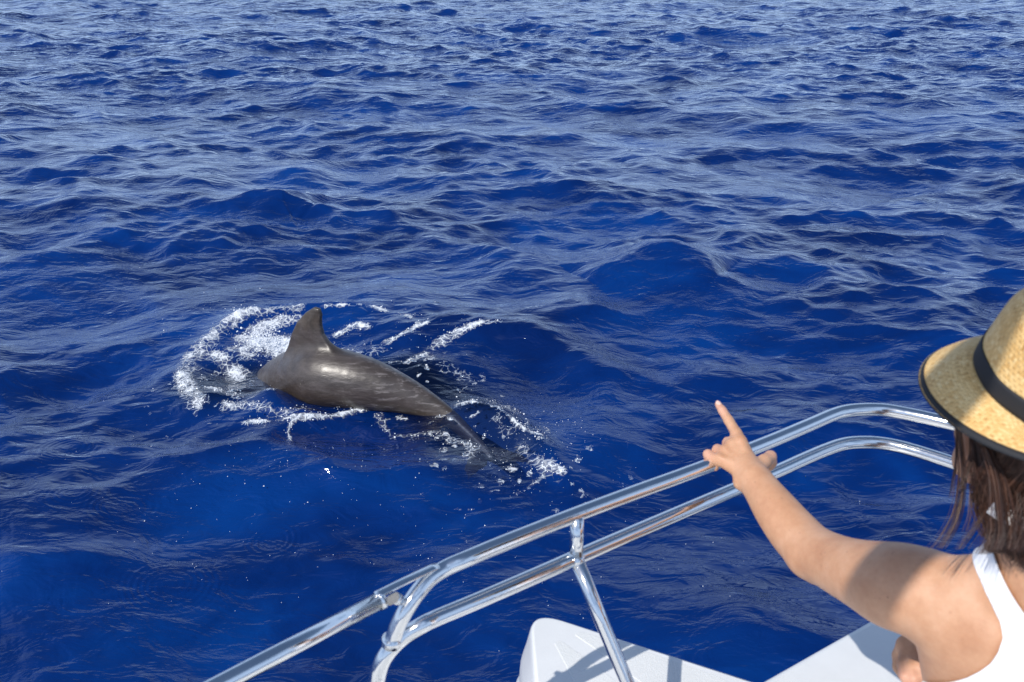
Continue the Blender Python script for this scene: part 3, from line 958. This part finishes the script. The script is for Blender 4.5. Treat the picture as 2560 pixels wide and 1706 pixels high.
# added unseen bar above the deck, casts the shade band on her upper arm
shade_c = np.array([0.553, 1.174, HC - 0.855]) + 2.2 * np.array(SUN)
shade_v = np.array([0.785, 0.62, 0.0])
shade_bar = tube("added_shade_bar", [shade_c - shade_v * 1.9, shade_c - shade_v * 1.0, shade_c, shade_c + shade_v * 0.45], 0.043, 20, M_cloth, boat)
a0 = shade_c - shade_v * 1.85; a1 = shade_c - shade_v * 0.9
tube("shade_bar_post", [a0, np.array([a0[0], a0[1], HC - 1.75])], 0.016, 16, M_steel, shade_bar)
tube("shade_bar_post", [a1, np.array([a1[0] - 0.05, a1[1] - 0.35, HC - 1.75])], 0.016, 16, M_steel, shade_bar)

# moulded locker corner, outside the rail
zt = HC - 1.44
A = Z(1322, 1523, zt); B = Z(1740, 1657, zt)
dirAB = (B - A)[:2]; dirAB /= np.linalg.norm(dirAB)
def rounded_corner_poly(off, rad):
    """plan outline of the locker grown outward by off"""
    far = np.array([-dirAB[1], dirAB[0]])          # away from camera
    if far[1] < 0: far = -far
    lft = np.array([-0.996, 0.07]); lft /= np.linalg.norm(lft)
    end = np.array([0.07, -0.996])
    a = A[:2] + far * off + lft * off
    pts = []
    c0 = a + dirAB * rad * 1.15 + end * rad * 1.15
    n = 12
    for k in range(n + 1):
        t = k / n
        p0 = a + end * rad * 1.3; p2 = a + dirAB * rad * 1.3
        pts.append((1-t)**2 * p0 + 2*t*(1-t) * a + t*t * p2)
    out = [p for p in pts]
    out.append(a + dirAB * 0.58)
    out.append(np.array([a[0] + 0.62, 1.05]))
    out.append(np.array([a[0] + 0.03, 1.05]))
    return out
def locker():
    rings = [(-0.010, 0.0, 0.060), (-0.004, -0.0012, 0.062), (0.002, -0.005, 0.065), (0.008, -0.014, 0.068), (0.013, -0.028, 0.07), (0.026, -0.066, 0.075), (0.038, -0.094, 0.080), (0.046, -0.118, 0.082), (0.050, -0.145, 0.084),
             (0.051, -0.18, 0.084), (0.056, -0.187, 0.085), (0.066, -0.198, 0.088), (0.072, -0.215, 0.09), (0.073, -0.26, 0.09), (0.050, -0.55, 0.09)]
    V = []; F = []
    for off, dz, rad in rings:
        P = rounded_corner_poly(off, rad)
        n = len(P)
        for p in P: V.append((p[0], p[1], zt + dz))
    for i in range(len(rings) - 1):
        for k in range(n):
            k2 = (k + 1) % n
            F.append((i*n + k, i*n + k2, (i+1)*n + k2, (i+1)*n + k)[::-1])
    F.append(tuple(range(n)))
    F.append(tuple((len(rings)-1)*n + k for k in range(n))[::-1])
    me = mesh_py("locker", V, F)
    o = link("locker", me, M_gel, boat)
    # the sharp cap must not be smoothed into the sides
    me.polygons[len(me.polygons) - 2].use_smooth = False
    # nonskid panels moulded proud of the lid
    def panel(pts, name="nonskid_panel"):
        poly = [tuple(Z(a, b, zt)[:2]) for a, b in pts]
        prism(name, poly, zt - 0.004, zt + 0.0012, M_nonskid, o, 0.0009, 2, smooth=False)
    panel([(1386, 1609), (1396, 1602), (1408, 1606), (1500, 1672), (1560, 1722), (1452, 1722), (1436, 1704)])
    panel([(1437, 1588), (1448, 1581), (1466, 1584), (1620, 1632), (1790, 1690), (1850, 1722), (1622, 1722), (1496, 1628)])
locker()
# hull side and deck, mostly under the camera
edge0 = Z(1880, 1710, HC - 1.50); edge1 = Z(2160, 1553, HC - 1.50)
ev = edge1 - edge0
deck_poly = [tuple((edge0 - ev * 0.06)[:2]), tuple((edge0 + ev * 1.0)[:2]), tuple((edge0 + ev * 2.3)[:2]), tuple((edge0 + ev * 3.4 + np.array([0, -0.25, 0]))[:2]), (2.2, 1.4), (2.2, 1.28), ((edge0 - ev * 0.06)[0], 1.28)]
prism("gunwale", deck_poly, HC - 1.86, HC - 1.50, M_gel, boat, 0.02, 4)
prism("deck", [(-1.7, 1.02), (2.2, 1.04), (2.2, -3.5), (-1.7, -3.5)], HC - 1.90, HC - 1.75, M_nonskid, boat, 0.02, 3)
prism("bench", [(0.42, 1.275), (1.7, 1.275), (1.7, 0.55), (0.42, 0.55)], HC - 1.744, HC - 1.42, M_gel, boat, 0.03, 4)
prism("hull", [(-1.5, 0.95), (0.4, 1.0), (1.9, 1.15), (2.1, 0.8), (2.1, -3.4), (-1.4, -3.4)], -0.6, HC - 1.905, M_gel, boat, 0.08, 4)

# ------------------------------------------------------------------ woman
HATC = C(2640, 972, 1.20)
HU = np.array([0.074, -0.311, 0.9485]); HU /= np.linalg.norm(HU)
HF = np.array([-0.56, 0.83, 0.0]); HF = HF - HU * HF.dot(HU); HF /= np.linalg.norm(HF)
HS = np.cross(HU, HF)            # her left side

def build_woman():
    Sd = Solid((0.30, 0.45, HC - 1.80), (1.16, 2.02, HC - 0.46), 0.0036)
    sh = C(2312, 1478, 1.42); shR = C(3090, 1700, 1.18)
    shR = np.array([0.885, 0.93, HC - 0.85])
    neck = np.array([0.705, 1.06, HC - 0.785])
    chest = np.array([0.745, 1.08, HC - 0.98]); waist = np.array([0.785, 1.00, HC - 1.18]); hip = np.array([0.80, 0.93, HC - 1.33])
    L = sh - shR; L /= np.linalg.norm(L)
    Fd = np.array([L[1], -L[0], 0]); Fd /= np.linalg.norm(Fd)     # where the chest faces
    # torso
    m1 = 0.5 * (sh + shR)
    Sd.cone(m1 + L*0.115 - np.array([0,0,0.03]), m1 - L*0.115 - np.array([0,0,0.03]), 0.062, 0.062, 0.03)
    Sd.cone(chest + L*0.068, chest - L*0.068, 0.088, 0.088, 0.05)
    Sd.cone(chest + L*0.055 - np.array([0,0,0.06]), waist + L*0.04, 0.088, 0.078, 0.05)
    Sd.cone(chest - L*0.055 - np.array([0,0,0.06]), waist - L*0.04, 0.088, 0.078, 0.05)
    Sd.cone(waist + L*0.04, hip + L*0.075, 0.078, 0.10, 0.05)
    Sd.cone(waist - L*0.04, hip - L*0.075, 0.078, 0.10, 0.05)
    for s in (-1, 1):   # chest, blades
        Sd.cone(chest + Fd*0.075 + L*s*0.075 - np.array([0,0,0.04]), chest + Fd*0.085 + L*s*0.075 - np.array([0,0,0.05]), 0.050, 0.045, 0.04)
        Sd.cone(m1 - Fd*0.035 + L*s*0.085 - np.array([0,0,0.02]), m1 - Fd*0.045 + L*s*0.07 - np.array([0,0,0.12]), 0.045, 0.038, 0.03)
    # neck and shoulders' slope
    headc = HATC - HU*0.085 - HF*0.005 + np.array([0.012, 0, 0])
    nb = neck + np.array([0, 0, 0.0])
    Sd.cone(nb - np.array([0,0,0.05]), headc - HU*0.055 - HF*0.02, 0.056, 0.052, 0.03)
    Sd.cone(nb + np.array([0,0,-0.012]), sh + np.array([0.03, -0.02, 0.018]), 0.040, 0.040, 0.045)
    Sd.cone(nb + np.array([0,0,-0.012]), shR + np.array([-0.02, 0.0, 0.018]), 0.040, 0.040, 0.045)
    # head
    Sd.cone(headc + HU*0.045 - HF*0.02, headc - HU*0.02 + HF*0.0, 0.078, 0.072, 0.03, (HF, 1.16))
    Sd.cone(headc + HF*0.03 - HU*0.03, headc + HF*0.052 - HU*0.095, 0.055, 0.030, 0.04)
    Sd.cone(headc + HF*0.085 + HU*0.01, headc + HF*0.106 - HU*0.022, 0.008, 0.013, 0.012)   # nose
    Sd.cone(headc + HF*0.082 - HU*0.056 + HS*0.016, headc + HF*0.082 - HU*0.056 - HS*0.016, 0.009, 0.009, 0.008)  # lips
    for s in (-1, 1):
        Sd.cone(headc + HF*0.086 + HS*s*0.032 + HU*0.012, headc + HF*0.09 + HS*s*0.032 + HU*0.012, 0.012, 0.010, 0.008, None, True)
        Sd.cone(headc + HS*s*0.076 + HU*0.012 - HF*0.006, headc + HS*s*0.074 - HU*0.02, 0.017, 0.011, 0.006, (HS, 0.45))
    # left arm, stretched out
    arm = [sh, C(2240, 1466, 1.46), C(2165, 1440, 1.52), C(2095, 1412, 1.59), C(2030, 1376, 1.655), C(1985, 1332, 1.70), C(1940, 1275, 1.74), C(1905, 1225, 1.78), C(1880, 1189, 1.81)]
    rad = [0.058, 0.060, 0.050, 0.0435, 0.0395, 0.0385, 0.0345, 0.0285, 0.0255]
    A2 = catmull([np.append(a, r) for a, r in zip(arm, rad)], 4)
    Sd.chain([a[:3] for a in A2], [a[3] for a in A2], 0.010)
    Sd.cone(C(2375, 1520, 1.40), chest + L*0.075, 0.055, 0.070, 0.04)       # armpit
    Sd.cone(C(2402, 1575, 1.40), chest + L*0.065 - np.array([0,0,0.05]), 0.045, 0.070, 0.04)
    Sd.cone(C(2042, 1402, 1.645), C(2022, 1398, 1.652), 0.034, 0.030, 0.02)   # elbow
    # left hand
    wr = C(1876, 1184, 1.811)
    mcp = {'i': C(1851, 1106, 1.854), 'm': C(1829, 1115, 1.858), 'r': C(1811, 1131, 1.854), 'p': C(1799, 1150, 1.844)}
    hn = np.array([0, -0.5, 0.87])
    for f, r0, r1 in (('i', 0.0185, 0.0130), ('m', 0.0185, 0.0130), ('r', 0.0175, 0.0120), ('p', 0.0165, 0.0110)):
        off = {'i': 6, 'm': 0, 'r': -6, 'p': -12}[f]
        Sd.cone(C(1876 + off, 1182, 1.814), mcp[f], r0, r1, 0.007)
    Sd.cone(C(1880, 1195, 1.804), C(1868, 1170, 1.821), 0.024, 0.021, 0.012)
    for f in 'imrp':      # knuckles
        kk = mcp[f] + hn * 0.0065
        Sd.cone(kk, kk + (mcp[f] - wr) * 0.06, 0.0088, 0.0080, 0.005)
        Sd.cone(wr * 0.35 + mcp[f] * 0.65 + hn * 0.0115, kk, 0.0035, 0.0055, 0.006)
    Sd.cone(C(1850, 1202, 1.812), C(1848, 1208, 1.808), 0.012, 0.011, 0.012)
    fing = []
    fi = [mcp['i'], C(1841, 1084, 1.871), C(1822, 1052, 1.896), C(1806, 1027, 1.913), C(1795, 1011, 1.924)]
    Sd.chain(fi, [0.0128, 0.0108, 0.0096, 0.0086, 0.0070], 0.004); fing.append(fi)
    # middle, ring, little: bent, tips turned under on the rail
    fm = [mcp['m'], C(1820, 1107, 1.881), C(1822, 1128, 1.891), C(1834, 1145, 1.871)]
    Sd.chain(fm, [0.0122, 0.0110, 0.0100, 0.0085], 0.003)
    fr_ = [mcp['r'], C(1794, 1125, 1.871), C(1797, 1147, 1.881), C(1812, 1162, 1.861)]
    Sd.chain(fr_, [0.0115, 0.0108, 0.0096, 0.0082], 0.003)
    fp = [mcp['p'], C(1782, 1146, 1.851), C(1770, 1136, 1.859), C(1774, 1156, 1.864), C(1787, 1170, 1.851)]
    Sd.chain(fp, [0.0108, 0.0102, 0.0096, 0.0085, 0.0075], 0.003)
    # thumb, folded along the index side
    tb = [C(1893, 1178, 1.811), C(1910, 1155, 1.834), C(1926, 1142, 1.851), C(1928, 1158, 1.859), C(1922, 1170, 1.861)]
    Sd.chain(tb, [0.0150, 0.0135, 0.0112, 0.0100, 0.0080], 0.005)
    # right arm, brought round in front, hand half closed
    el = np.array([0.97, 1.17, HC - 1.06]); wrR = C(2300, 1598, 1.63)
    Rp = catmull([np.append(p, r) for p, r in ((shR, 0.056), (0.5*(shR+el), 0.046), (el, 0.040), (0.5*(el+wrR), 0.036), (wrR, 0.026))], 4)
    Sd.chain([a[:3] for a in Rp], [a[3] for a in Rp], 0.015)
    def H(px, py, d): return C(px, py, d)
    k0 = wrR
    tips = [((2268, 1625, 1.62), (2258, 1660, 1.60), (2262, 1692, 1.58), (2276, 1716, 1.575)),
            ((2280, 1632, 1.61), (2279, 1668, 1.585), (2286, 1698, 1.57), (2298, 1716, 1.572)),
            ((2293, 1634, 1.605), (2299, 1668, 1.58), (2306, 1692, 1.57), (2313, 1704, 1.575)),
            ((2304, 1630, 1.605), (2313, 1656, 1.59), (2319, 1676, 1.585), (2322, 1690, 1.59))]
    for q in tips:
        pts = [H(*a) for a in q]
        Sd.cone(k0, pts[0], 0.018, 0.0125, 0.006)
        Sd.chain(pts, [0.0118, 0.0104, 0.0092, 0.0078], 0.0025)
    th = [H(2262, 1612, 1.63), H(2250, 1640, 1.64), H(2249, 1668, 1.63), H(2258, 1690, 1.615)]
    Sd.chain([k0] + th, [0.018, 0.0135, 0.0125, 0.0110, 0.0085], 0.004)
    # legs: seated, knees forward
    for s in (-1, 1):
        hp = hip + L*s*0.085; kn = hp + np.array([0.06, 0.40, 0.01]) - L*0.0
        kn[1] = min(kn[1], 1.36)
        an = kn + np.array([0.02, 0.02, -0.36])
        Sd.cone(hp, kn, 0.083, 0.058, 0.03)
        Sd.cone(kn, an, 0.055, 0.034, 0.02)
        Sd.cone(an, an + np.array([0.02, 0.13, -0.015]), 0.032, 0.024, 0.02)
    V, F = Sd.skin()
    V = relax(V, F, 2, 0.4)
    N = vnormals(V, F)
    root = empty("person", tuple(hip - np.array([0, 0, 0.11])))
    tag(root, "woman in white tank top and straw hat pointing at the dolphin over the rail", "person")
    me = mesh_np("person_body", V, F)
    tipsP = [fi[-1], fi[-2], fm[1], fr_[1], fp[2], tb[2]] + [H(*q[2]) for q in tips]
    pink = np.zeros(len(V))
    for p in tipsP: pink = np.maximum(pink, np.exp(-(np.linalg.norm(V - p, axis=1) / 0.017) ** 2))
    at = me.attributes.new("pink", 'FLOAT', 'POINT'); at.data.foreach_set("value", (pink*0.75).astype(np.float32))
    body = link("body", me, M_skin, root)
    # nail on the pointing finger
    nd = fi[-1] - fi[-2]; nd /= np.linalg.norm(nd)
    upn = np.array([0, -0.45, 0.9]); upn -= nd * upn.dot(nd); upn /= np.linalg.norm(upn)
    lt = np.cross(nd, upn)
    nV = []; nF = []
    for i in range(6):
        for j in range(6):
            a = (i/5 - 0.5); b = (j/5 - 0.5)
            wd = 0.0095 * math.sqrt(max(0.05, 1 - (2*abs(a)) ** 3 * 0.8))
            nV.append(fi[-1] - nd*0.0015 + nd*a*0.012 + lt*b*wd + upn*(0.0072 - 0.008*b*b*1.2 - 0.001*a))
    for i in range(5):
        for j in range(5): nF.append((i*6+j, i*6+j+1, (i+1)*6+j+1, (i+1)*6+j))
    link("finger_nail", mesh_py("finger_nail", nV, nF), M_nail, body)
    for s in (-1, 1):
        c = headc + HF*0.078 + HS*s*0.032 + HU*0.012
        iv, iff = ico()
        link("eye", mesh_np("eye", iv*0.0125 + c, iff), M_eye, body)
    # ---- clothes cut out of the skin and lifted off it
    def clip(Vx, Nx, Fx, f, off, name, mat, thick=0.0022):
        fv = f(Vx)
        tri = np.concatenate([Fx[:, [0,1,2]], Fx[:, [0,2,3]]])
        keep = (fv[tri] > 0).any(1)
        tri = tri[keep]
        P = []; T = []; idx = {}
        Vo = Vx + Nx * off
        def vid(i):
            if i not in idx: idx[i] = len(P); P.append(Vo[i])
            return idx[i]
        def eid(i, j):
            key = (min(i, j), max(i, j))
            if key not in idx:
                t = fv[i] / (fv[i] - fv[j]); idx[key] = len(P); P.append(Vo[i]*(1-t) + Vo[j]*t)
            return idx[key]
        for t in tri:
            pos = [i for i in range(3) if fv[t[i]] > 0]
            if len(pos) == 3: T.append(tuple(vid(i) for i in t))
            else:
                poly = []
                for k in range(3):
                    a, b = t[k], t[(k+1) % 3]
                    if fv[a] > 0: poly.append(vid(a))
                    if (fv[a] > 0) != (fv[b] > 0): poly.append(eid(a, b))
                if len(poly) >= 3: T.append(tuple(poly))
        o = link(name, mesh_py(name, P, T), mat, root)
        sm = o.modifiers.new("solid", 'SOLIDIFY'); sm.thickness = thick; sm.offset = 1
        return o
    mid = 0.5 * (sh + shR)
    def coords(Vx):
        q = Vx - mid
        return q @ L, q @ Fd, q[:, 2]          # across (+ = left arm), forward, up
    def tank(Vx):
        u, w, h = coords(Vx)
        au = np.abs(u)
        # strap outer edge and neck opening, given by height; back and front differ
        oh = [-0.40, -0.16, -0.09, -0.032, -0.005, 0.033, 0.051, 0.062, 0.10]
        ob = np.interp(h, [-0.40, -0.18, -0.13, -0.10, -0.075, -0.055, -0.038, -0.020, -0.004, 0.014, 0.033, 0.051, 0.062, 0.10], [0.24, 0.20, 0.156, 0.128, 0.106, 0.091, 0.080, 0.073, 0.070, 0.075, 0.087, 0.102, 0.120, 0.132])
        of = np.interp(h, oh, [0.24, 0.13, 0.105, 0.098, 0.098, 0.105, 0.115, 0.124, 0.132])
        ib = np.clip(0.038 + (h - 0.033) * 0.82, 0, 0.092)
        if_ = np.clip(0.050 + (h - 0.0) * 0.45, 0, 0.092)
        bk = sstep(0.01, -0.03, w) if False else np.clip(-w / 0.03, 0, 1)
        outer = of * (1 - bk) + ob * bk
        inner = if_ * (1 - bk) + ib * bk
        f = np.minimum(outer - au, np.where(inner <= 0.0, 1.0, au - inner))
        f = np.minimum(f, 0.115 - h)
        f = np.minimum(f, h + 0.48)
        dh = np.linalg.norm(Vx - headc, axis=1)
        f = np.minimum(f, dh - 0.13)
        # never on the arms or hands
        near_arm = 0.20 - au
        fwd = 0.16 - w
        return np.minimum(np.minimum(f, near_arm), fwd)
    tk = clip(V, N, F, tank, 0.004, "tank_top", M_cloth)
    def shorts(Vx):
        return np.minimum(np.minimum((HC - 1.235) - Vx[:, 2], 1.22 - Vx[:, 1]), Vx[:, 2] - (HC - 1.46))
    clip(V, N, F, shorts, 0.006, "shorts", M_denim)
    return root, body, headc, mid, L, Fd, neck
WOMAN, WBODY, HEADC, MID, LAT, FWD, NECK = build_woman()

# ------------------------------------------------------------------ hair
def build_hair():
    g = np.random.default_rng(4)
    strands = []
    # scalp cap
    def head_pt(phi, h, r=1.0):
        return HEADC + HF * (math.cos(phi) * 0.094 * r - 0.012) + HS * (math.sin(phi) * 0.082 * r) + HU * h
    for i in range(2400):
        phi = g.uniform(math.radians(75), math.radians(290))
        r = 1.0 + g.uniform(0, 0.14)
        p0 = head_pt(phi, 0.075 + g.uniform(-0.01, 0.01), 0.90 * r)
        p1 = head_pt(phi, 0.02, 1.02 * r)
        p2 = head_pt(phi, -0.05, 0.98 * r) + g.normal(size=3) * 0.004
        side = math.sin(phi)
        ln = g.uniform(0.09, 0.22)
        p3 = p2 * 0.55 + (NECK + np.array([0, 0, 0.07])) * 0.45 + (p2 - HEADC) * 0.25 + g.normal(size=3) * 0.008
        p3[2] = p2[2] - 0.07
        tgt = NECK + (p2 - HEADC) * 0.55 + g.normal(size=3) * 0.014
        p4 = p3 + (tgt - p3) * 0.6; p4[2] = p3[2] - ln * 0.45
        p5 = p4 + g.normal(size=3) * 0.012 + np.array([-0.01, 0.0, 0]); p4[2] = max(p4[2], NECK[2] + 0.095 + 0.03 * g.random()); p5[2] = max(p4[2] - ln * 0.5, NECK[2] + 0.075 + g.uniform(0, 0.03))
        strands.append([p0, p1, p2, p3, p4, p5])
    # loose locks blown out in front of the face
    guides = [
        ([(2395, 1068), (2402, 1120), (2407, 1177), (2404, 1241), (2397, 1280), (2384, 1315), (2362, 1352), (2346, 1372)], 1.27, 24, 11.0),
        ([(2440, 1090), (2464, 1160), (2476, 1213), (2478, 1254), (2463, 1285), (2438, 1323), (2402, 1374)], 1.27, 22, 12.0),
        ([(2425, 1085), (2432, 1130), (2424, 1160), (2414, 1190), (2406, 1225)], 1.26, 24, 5.0),
        ([(2392, 1070), (2392, 1150), (2387, 1200), (2380, 1245)], 1.28, 6, 4.0),
        ([(2430, 1100), (2434, 1180), (2432, 1240), (2430, 1290), (2418, 1330)], 1.28, 7, 10.0),
        ([(2450, 1095), (2480, 1150), (2500, 1210), (2512, 1260), (2500, 1330), (2470, 1385)], 1.25, 90, 17.0),
        ([(2460, 1100), (2500, 1160), (2520, 1230), (2540, 1300), (2560, 1380)], 1.23, 160, 20.0),
        ([(2440, 1095), (2450, 1130), (2462, 1180), (2490, 1230), (2520, 1290), (2530, 1350)], 1.25, 150, 16.0),
        ([(2500, 1330), (2475, 1362), (2490, 1378), (2530, 1382), (2580, 1372)], 1.27, 90, 12.0),
        ([(2550, 1130), (2560, 1200), (2570, 1280), (2580, 1370)], 1.22, 170, 26.0),
        ([(2470, 1120), (2500, 1190), (2512, 1250), (2522, 1330), (2515, 1375)], 1.212, 110, 24.0),
        ([(2640, 1130), (2640, 1200), (2630, 1280), (2620, 1370)], 1.20, 170, 40.0)]
    for pts, d, n, sp in guides:
        for _ in range(n):
            off = g.normal() * sp; offd = g.normal() * 0.012
            w = g.normal(size=2) * 2.5; ph = g.uniform(0, 6)
            q = []
            for k, (a, b) in enumerate(pts):
                t = k / (len(pts) - 1)
                spread = 0.35 + 0.9 * t
                q.append(C(a + off * spread + w[0] * math.sin(3 * t + ph), b + g.normal() * 1.2, d + offd * (0.4 + t)))
            strands.append(q)
    V = []; F = []; tone = []
    ns = 3
    for s in strands:
        P = catmull(s, 3)
        m = len(P); base = len(V)
        tn = float(np.clip(g.beta(1.6, 2.6), 0, 1))
        r0 = g.uniform(0.00035, 0.0008)
        for i, p in enumerate(P):
            t = P[min(i+1, m-1)] - P[max(i-1, 0)]; t = t / (np.linalg.norm(t) + 1e-9)
            a = np.cross(t, [0.3, 0.9, 0.2]); a /= np.linalg.norm(a); b = np.cross(t, a)
            rr = r0 * (1 - 0.75 * (i / (m-1)) ** 2)
            for k in range(ns):
                an = 2 * math.pi * k / ns
                V.append(p + (a * math.cos(an) + b * math.sin(an)) * rr); tone.append(tn)
        for i in range(m - 1):
            for k in range(ns):
                k2 = (k+1) % ns
                F.append((base + i*ns + k, base + i*ns + k2, base + (i+1)*ns + k2, base + (i+1)*ns + k))
    me = mesh_np("hair", np.array(V), np.array(F))
    at = me.attributes.new("tone", 'FLOAT', 'POINT'); at.data.foreach_set("value", np.array(tone, np.float32))
    o = link("hair", me, M_hair, WOMAN)
    o["label"] = "long dark brown hair with loose strands"
    # dark under layer so no scalp shows through
    S = Solid(HEADC - 0.22, HEADC + 0.2, 0.006)
    S.cone(HEADC + HU*0.055 - HF*0.025, HEADC - HU*0.02 - HF*0.03, 0.083, 0.078, 0.03, (HF, 1.08))
    S.cone(HEADC - HU*0.03 - HF*0.04, NECK + np.array([0, -0.02, 0.07]), 0.062, 0.045, 0.03)
    Vc, Fc = S.skin()
    me2 = mesh_np("hair_cap", Vc, Fc)
    a2 = me2.attributes.new("tone", 'FLOAT', 'POINT'); a2.data.foreach_set("value", np.full(len(Vc), 0.15, np.float32))
    link("hair_cap", me2, M_hair, o)
    # white cloth knotted at the neck
    pts = [C(2525, 1208, 1.262), C(2500, 1262, 1.268), C(2476, 1282, 1.272), C(2505, 1308, 1.268), C(2545, 1318, 1.262), C(2600, 1330, 1.25)]
    Vq = []; Fq = []
    top = [C(2525, 1205, 1.262 - 0.045), C(2532, 1215, 1.260 - 0.045), C(2545, 1225, 1.258 - 0.045), C(2575, 1240, 1.252 - 0.045), C(2620, 1255, 1.245 - 0.045)]
    bot = [C(2470, 1284, 1.275 - 0.045), C(2492, 1300, 1.270 - 0.045), C(2520, 1314, 1.266 - 0.045), C(2560, 1322, 1.258 - 0.045), C(2620, 1330, 1.25 - 0.045)]
    n = 10
    T2 = catmull(top, 5); B2 = catmull(bot, 5)
    for i in range(len(T2)):
        for k in range(n + 1):
            t = k / n
            p = T2[i] * (1-t) + B2[i] * t
            p = p + np.array([0, -1, 0.3]) * 0.003 * math.sin(i * 1.1 + t * 4)
            Vq.append(p)
    for i in range(len(T2) - 1):
        for k in range(n):
            Fq.append((i*(n+1)+k, i*(n+1)+k+1, (i+1)*(n+1)+k+1, (i+1)*(n+1)+k))
    o = link("white_cloth", mesh_py("white_cloth", Vq, Fq), M_cloth, WOMAN)
    sm = o.modifiers.new("solid", 'SOLIDIFY'); sm.thickness = 0.002
build_hair()

# ------------------------------------------------------------------ hat
def build_hat():
    root = empty("straw_hat", tuple(HATC))
    tag(root, "woven straw hat with black band and black rim on the woman's head", "hat")
    FA, SA = 0.098, 0.086
    def pt(phi, rf, h): return HATC + HF*(math.cos(phi)*FA*rf) + HS*(math.sin(phi)*SA*rf) + HU*h
    n = 120
    def brim_pt(phi, t):
        w = 0.047 + 0.004 * math.cos(phi)
        rx = FA + w * t; ry = SA + w * t
        h = (t ** 1.4) * (-0.024 - 0.034 * math.cos(phi - BR0))
        return HATC + HF*(math.cos(phi)*rx) + HS*(math.sin(phi)*ry) + HU*(h + 0.0)
    BR0 = math.radians(-5)
    def grid(name, fn, nu, nv, mat, du, dv, thick, parent):
        V = []; F = []; UV = []
        for j in range(nv + 1):
            for i in range(nu): V.append(fn(2*math.pi*i/nu, j/nv))
        me = bpy.data.meshes.new(name)
        for j in range(nv):
            for i in range(nu):
                i2 = (i+1) % nu
                F.append((j*nu+i, j*nu+i2, (j+1)*nu+i2, (j+1)*nu+i))
                UV += [(i/nu*du, j/nv*dv), ((i+1)/nu*du, j/nv*dv), ((i+1)/nu*du, (j+1)/nv*dv), (i/nu*du, (j+1)/nv*dv)]
        me.from_pydata([tuple(v) for v in V], [], F); me.update()
        ul = me.uv_layers.new(name="UVMap")
        ul.data.foreach_set("uv", np.array(UV, np.float32).ravel())
        o = link(name, me, mat, parent)
        sm = o.modifiers.new("solid", 'SOLIDIFY'); sm.thickness = thick; sm.offset = 0
        return o
    grid("brim", brim_pt, n, 14, M_straw, 84, 8, 0.0025, root)
    prof = [(1.0, 0.0), (1.0, 0.015), (0.985, 0.035), (0.955, 0.060), (0.91, 0.082), (0.83, 0.101), (0.70, 0.114), (0.52, 0.120), (0.3, 0.121), (0.1, 0.120), (0.01, 0.120)]
    pc = catmull([np.array(p) for p in prof], 3)
    def crown_pt(phi, t):
        x = t * (len(pc) - 1); i = min(int(x), len(pc)-2); f = x - i
        rf, h = pc[i]*(1-f) + pc[i+1]*f
        top = max(0.0, (h - 0.07) / 0.05)
        s = math.sin(phi) * rf; c = math.cos(phi) * rf
        h = h * 1.17
        h2 = h - 0.016 * min(top, 1) * math.exp(-(s/0.28)**2) - 0.010 * min(top, 1) * max(0, c)
        return pt(phi, rf, h2)
    grid("crown", crown_pt, n, 36, M_straw, 72, 24, 0.0025, root)
    def band_pt(phi, t):
        h = 0.001 + 0.026 * t
        rf = 1.0 - 0.018 * max(0, (h - 0.015)/0.02) + 0.028
        return pt(phi, rf, h + 0.0008 * math.sin(phi * 9))
    grid("hat_band", band_pt, n, 5, M_black, 1, 1, 0.0012, root)
    P = [brim_pt(2*math.pi*i/90, 1.0) for i in range(91)]
    V = []; F = []
    for i in range(90):
        phi = 2*math.pi*i/90
        p = brim_pt(phi, 1.0); q = brim_pt(phi, 0.85)
        o_ = p - q; o_ /= np.linalg.norm(o_)
        for k in range(8):
            a = 2*math.pi*k/8
            V.append(p - o_*0.003 + o_*0.0050*math.cos(a) + HU*0.0030*math.sin(a))
    for i in range(90):
        for k in range(8):
            F.append((i*8+k, i*8+(k+1) % 8, ((i+1) % 90)*8+(k+1) % 8, ((i+1) % 90)*8+k))
    link("rim_trim", mesh_py("rim_trim", V, F), M_black, root)
build_hat()
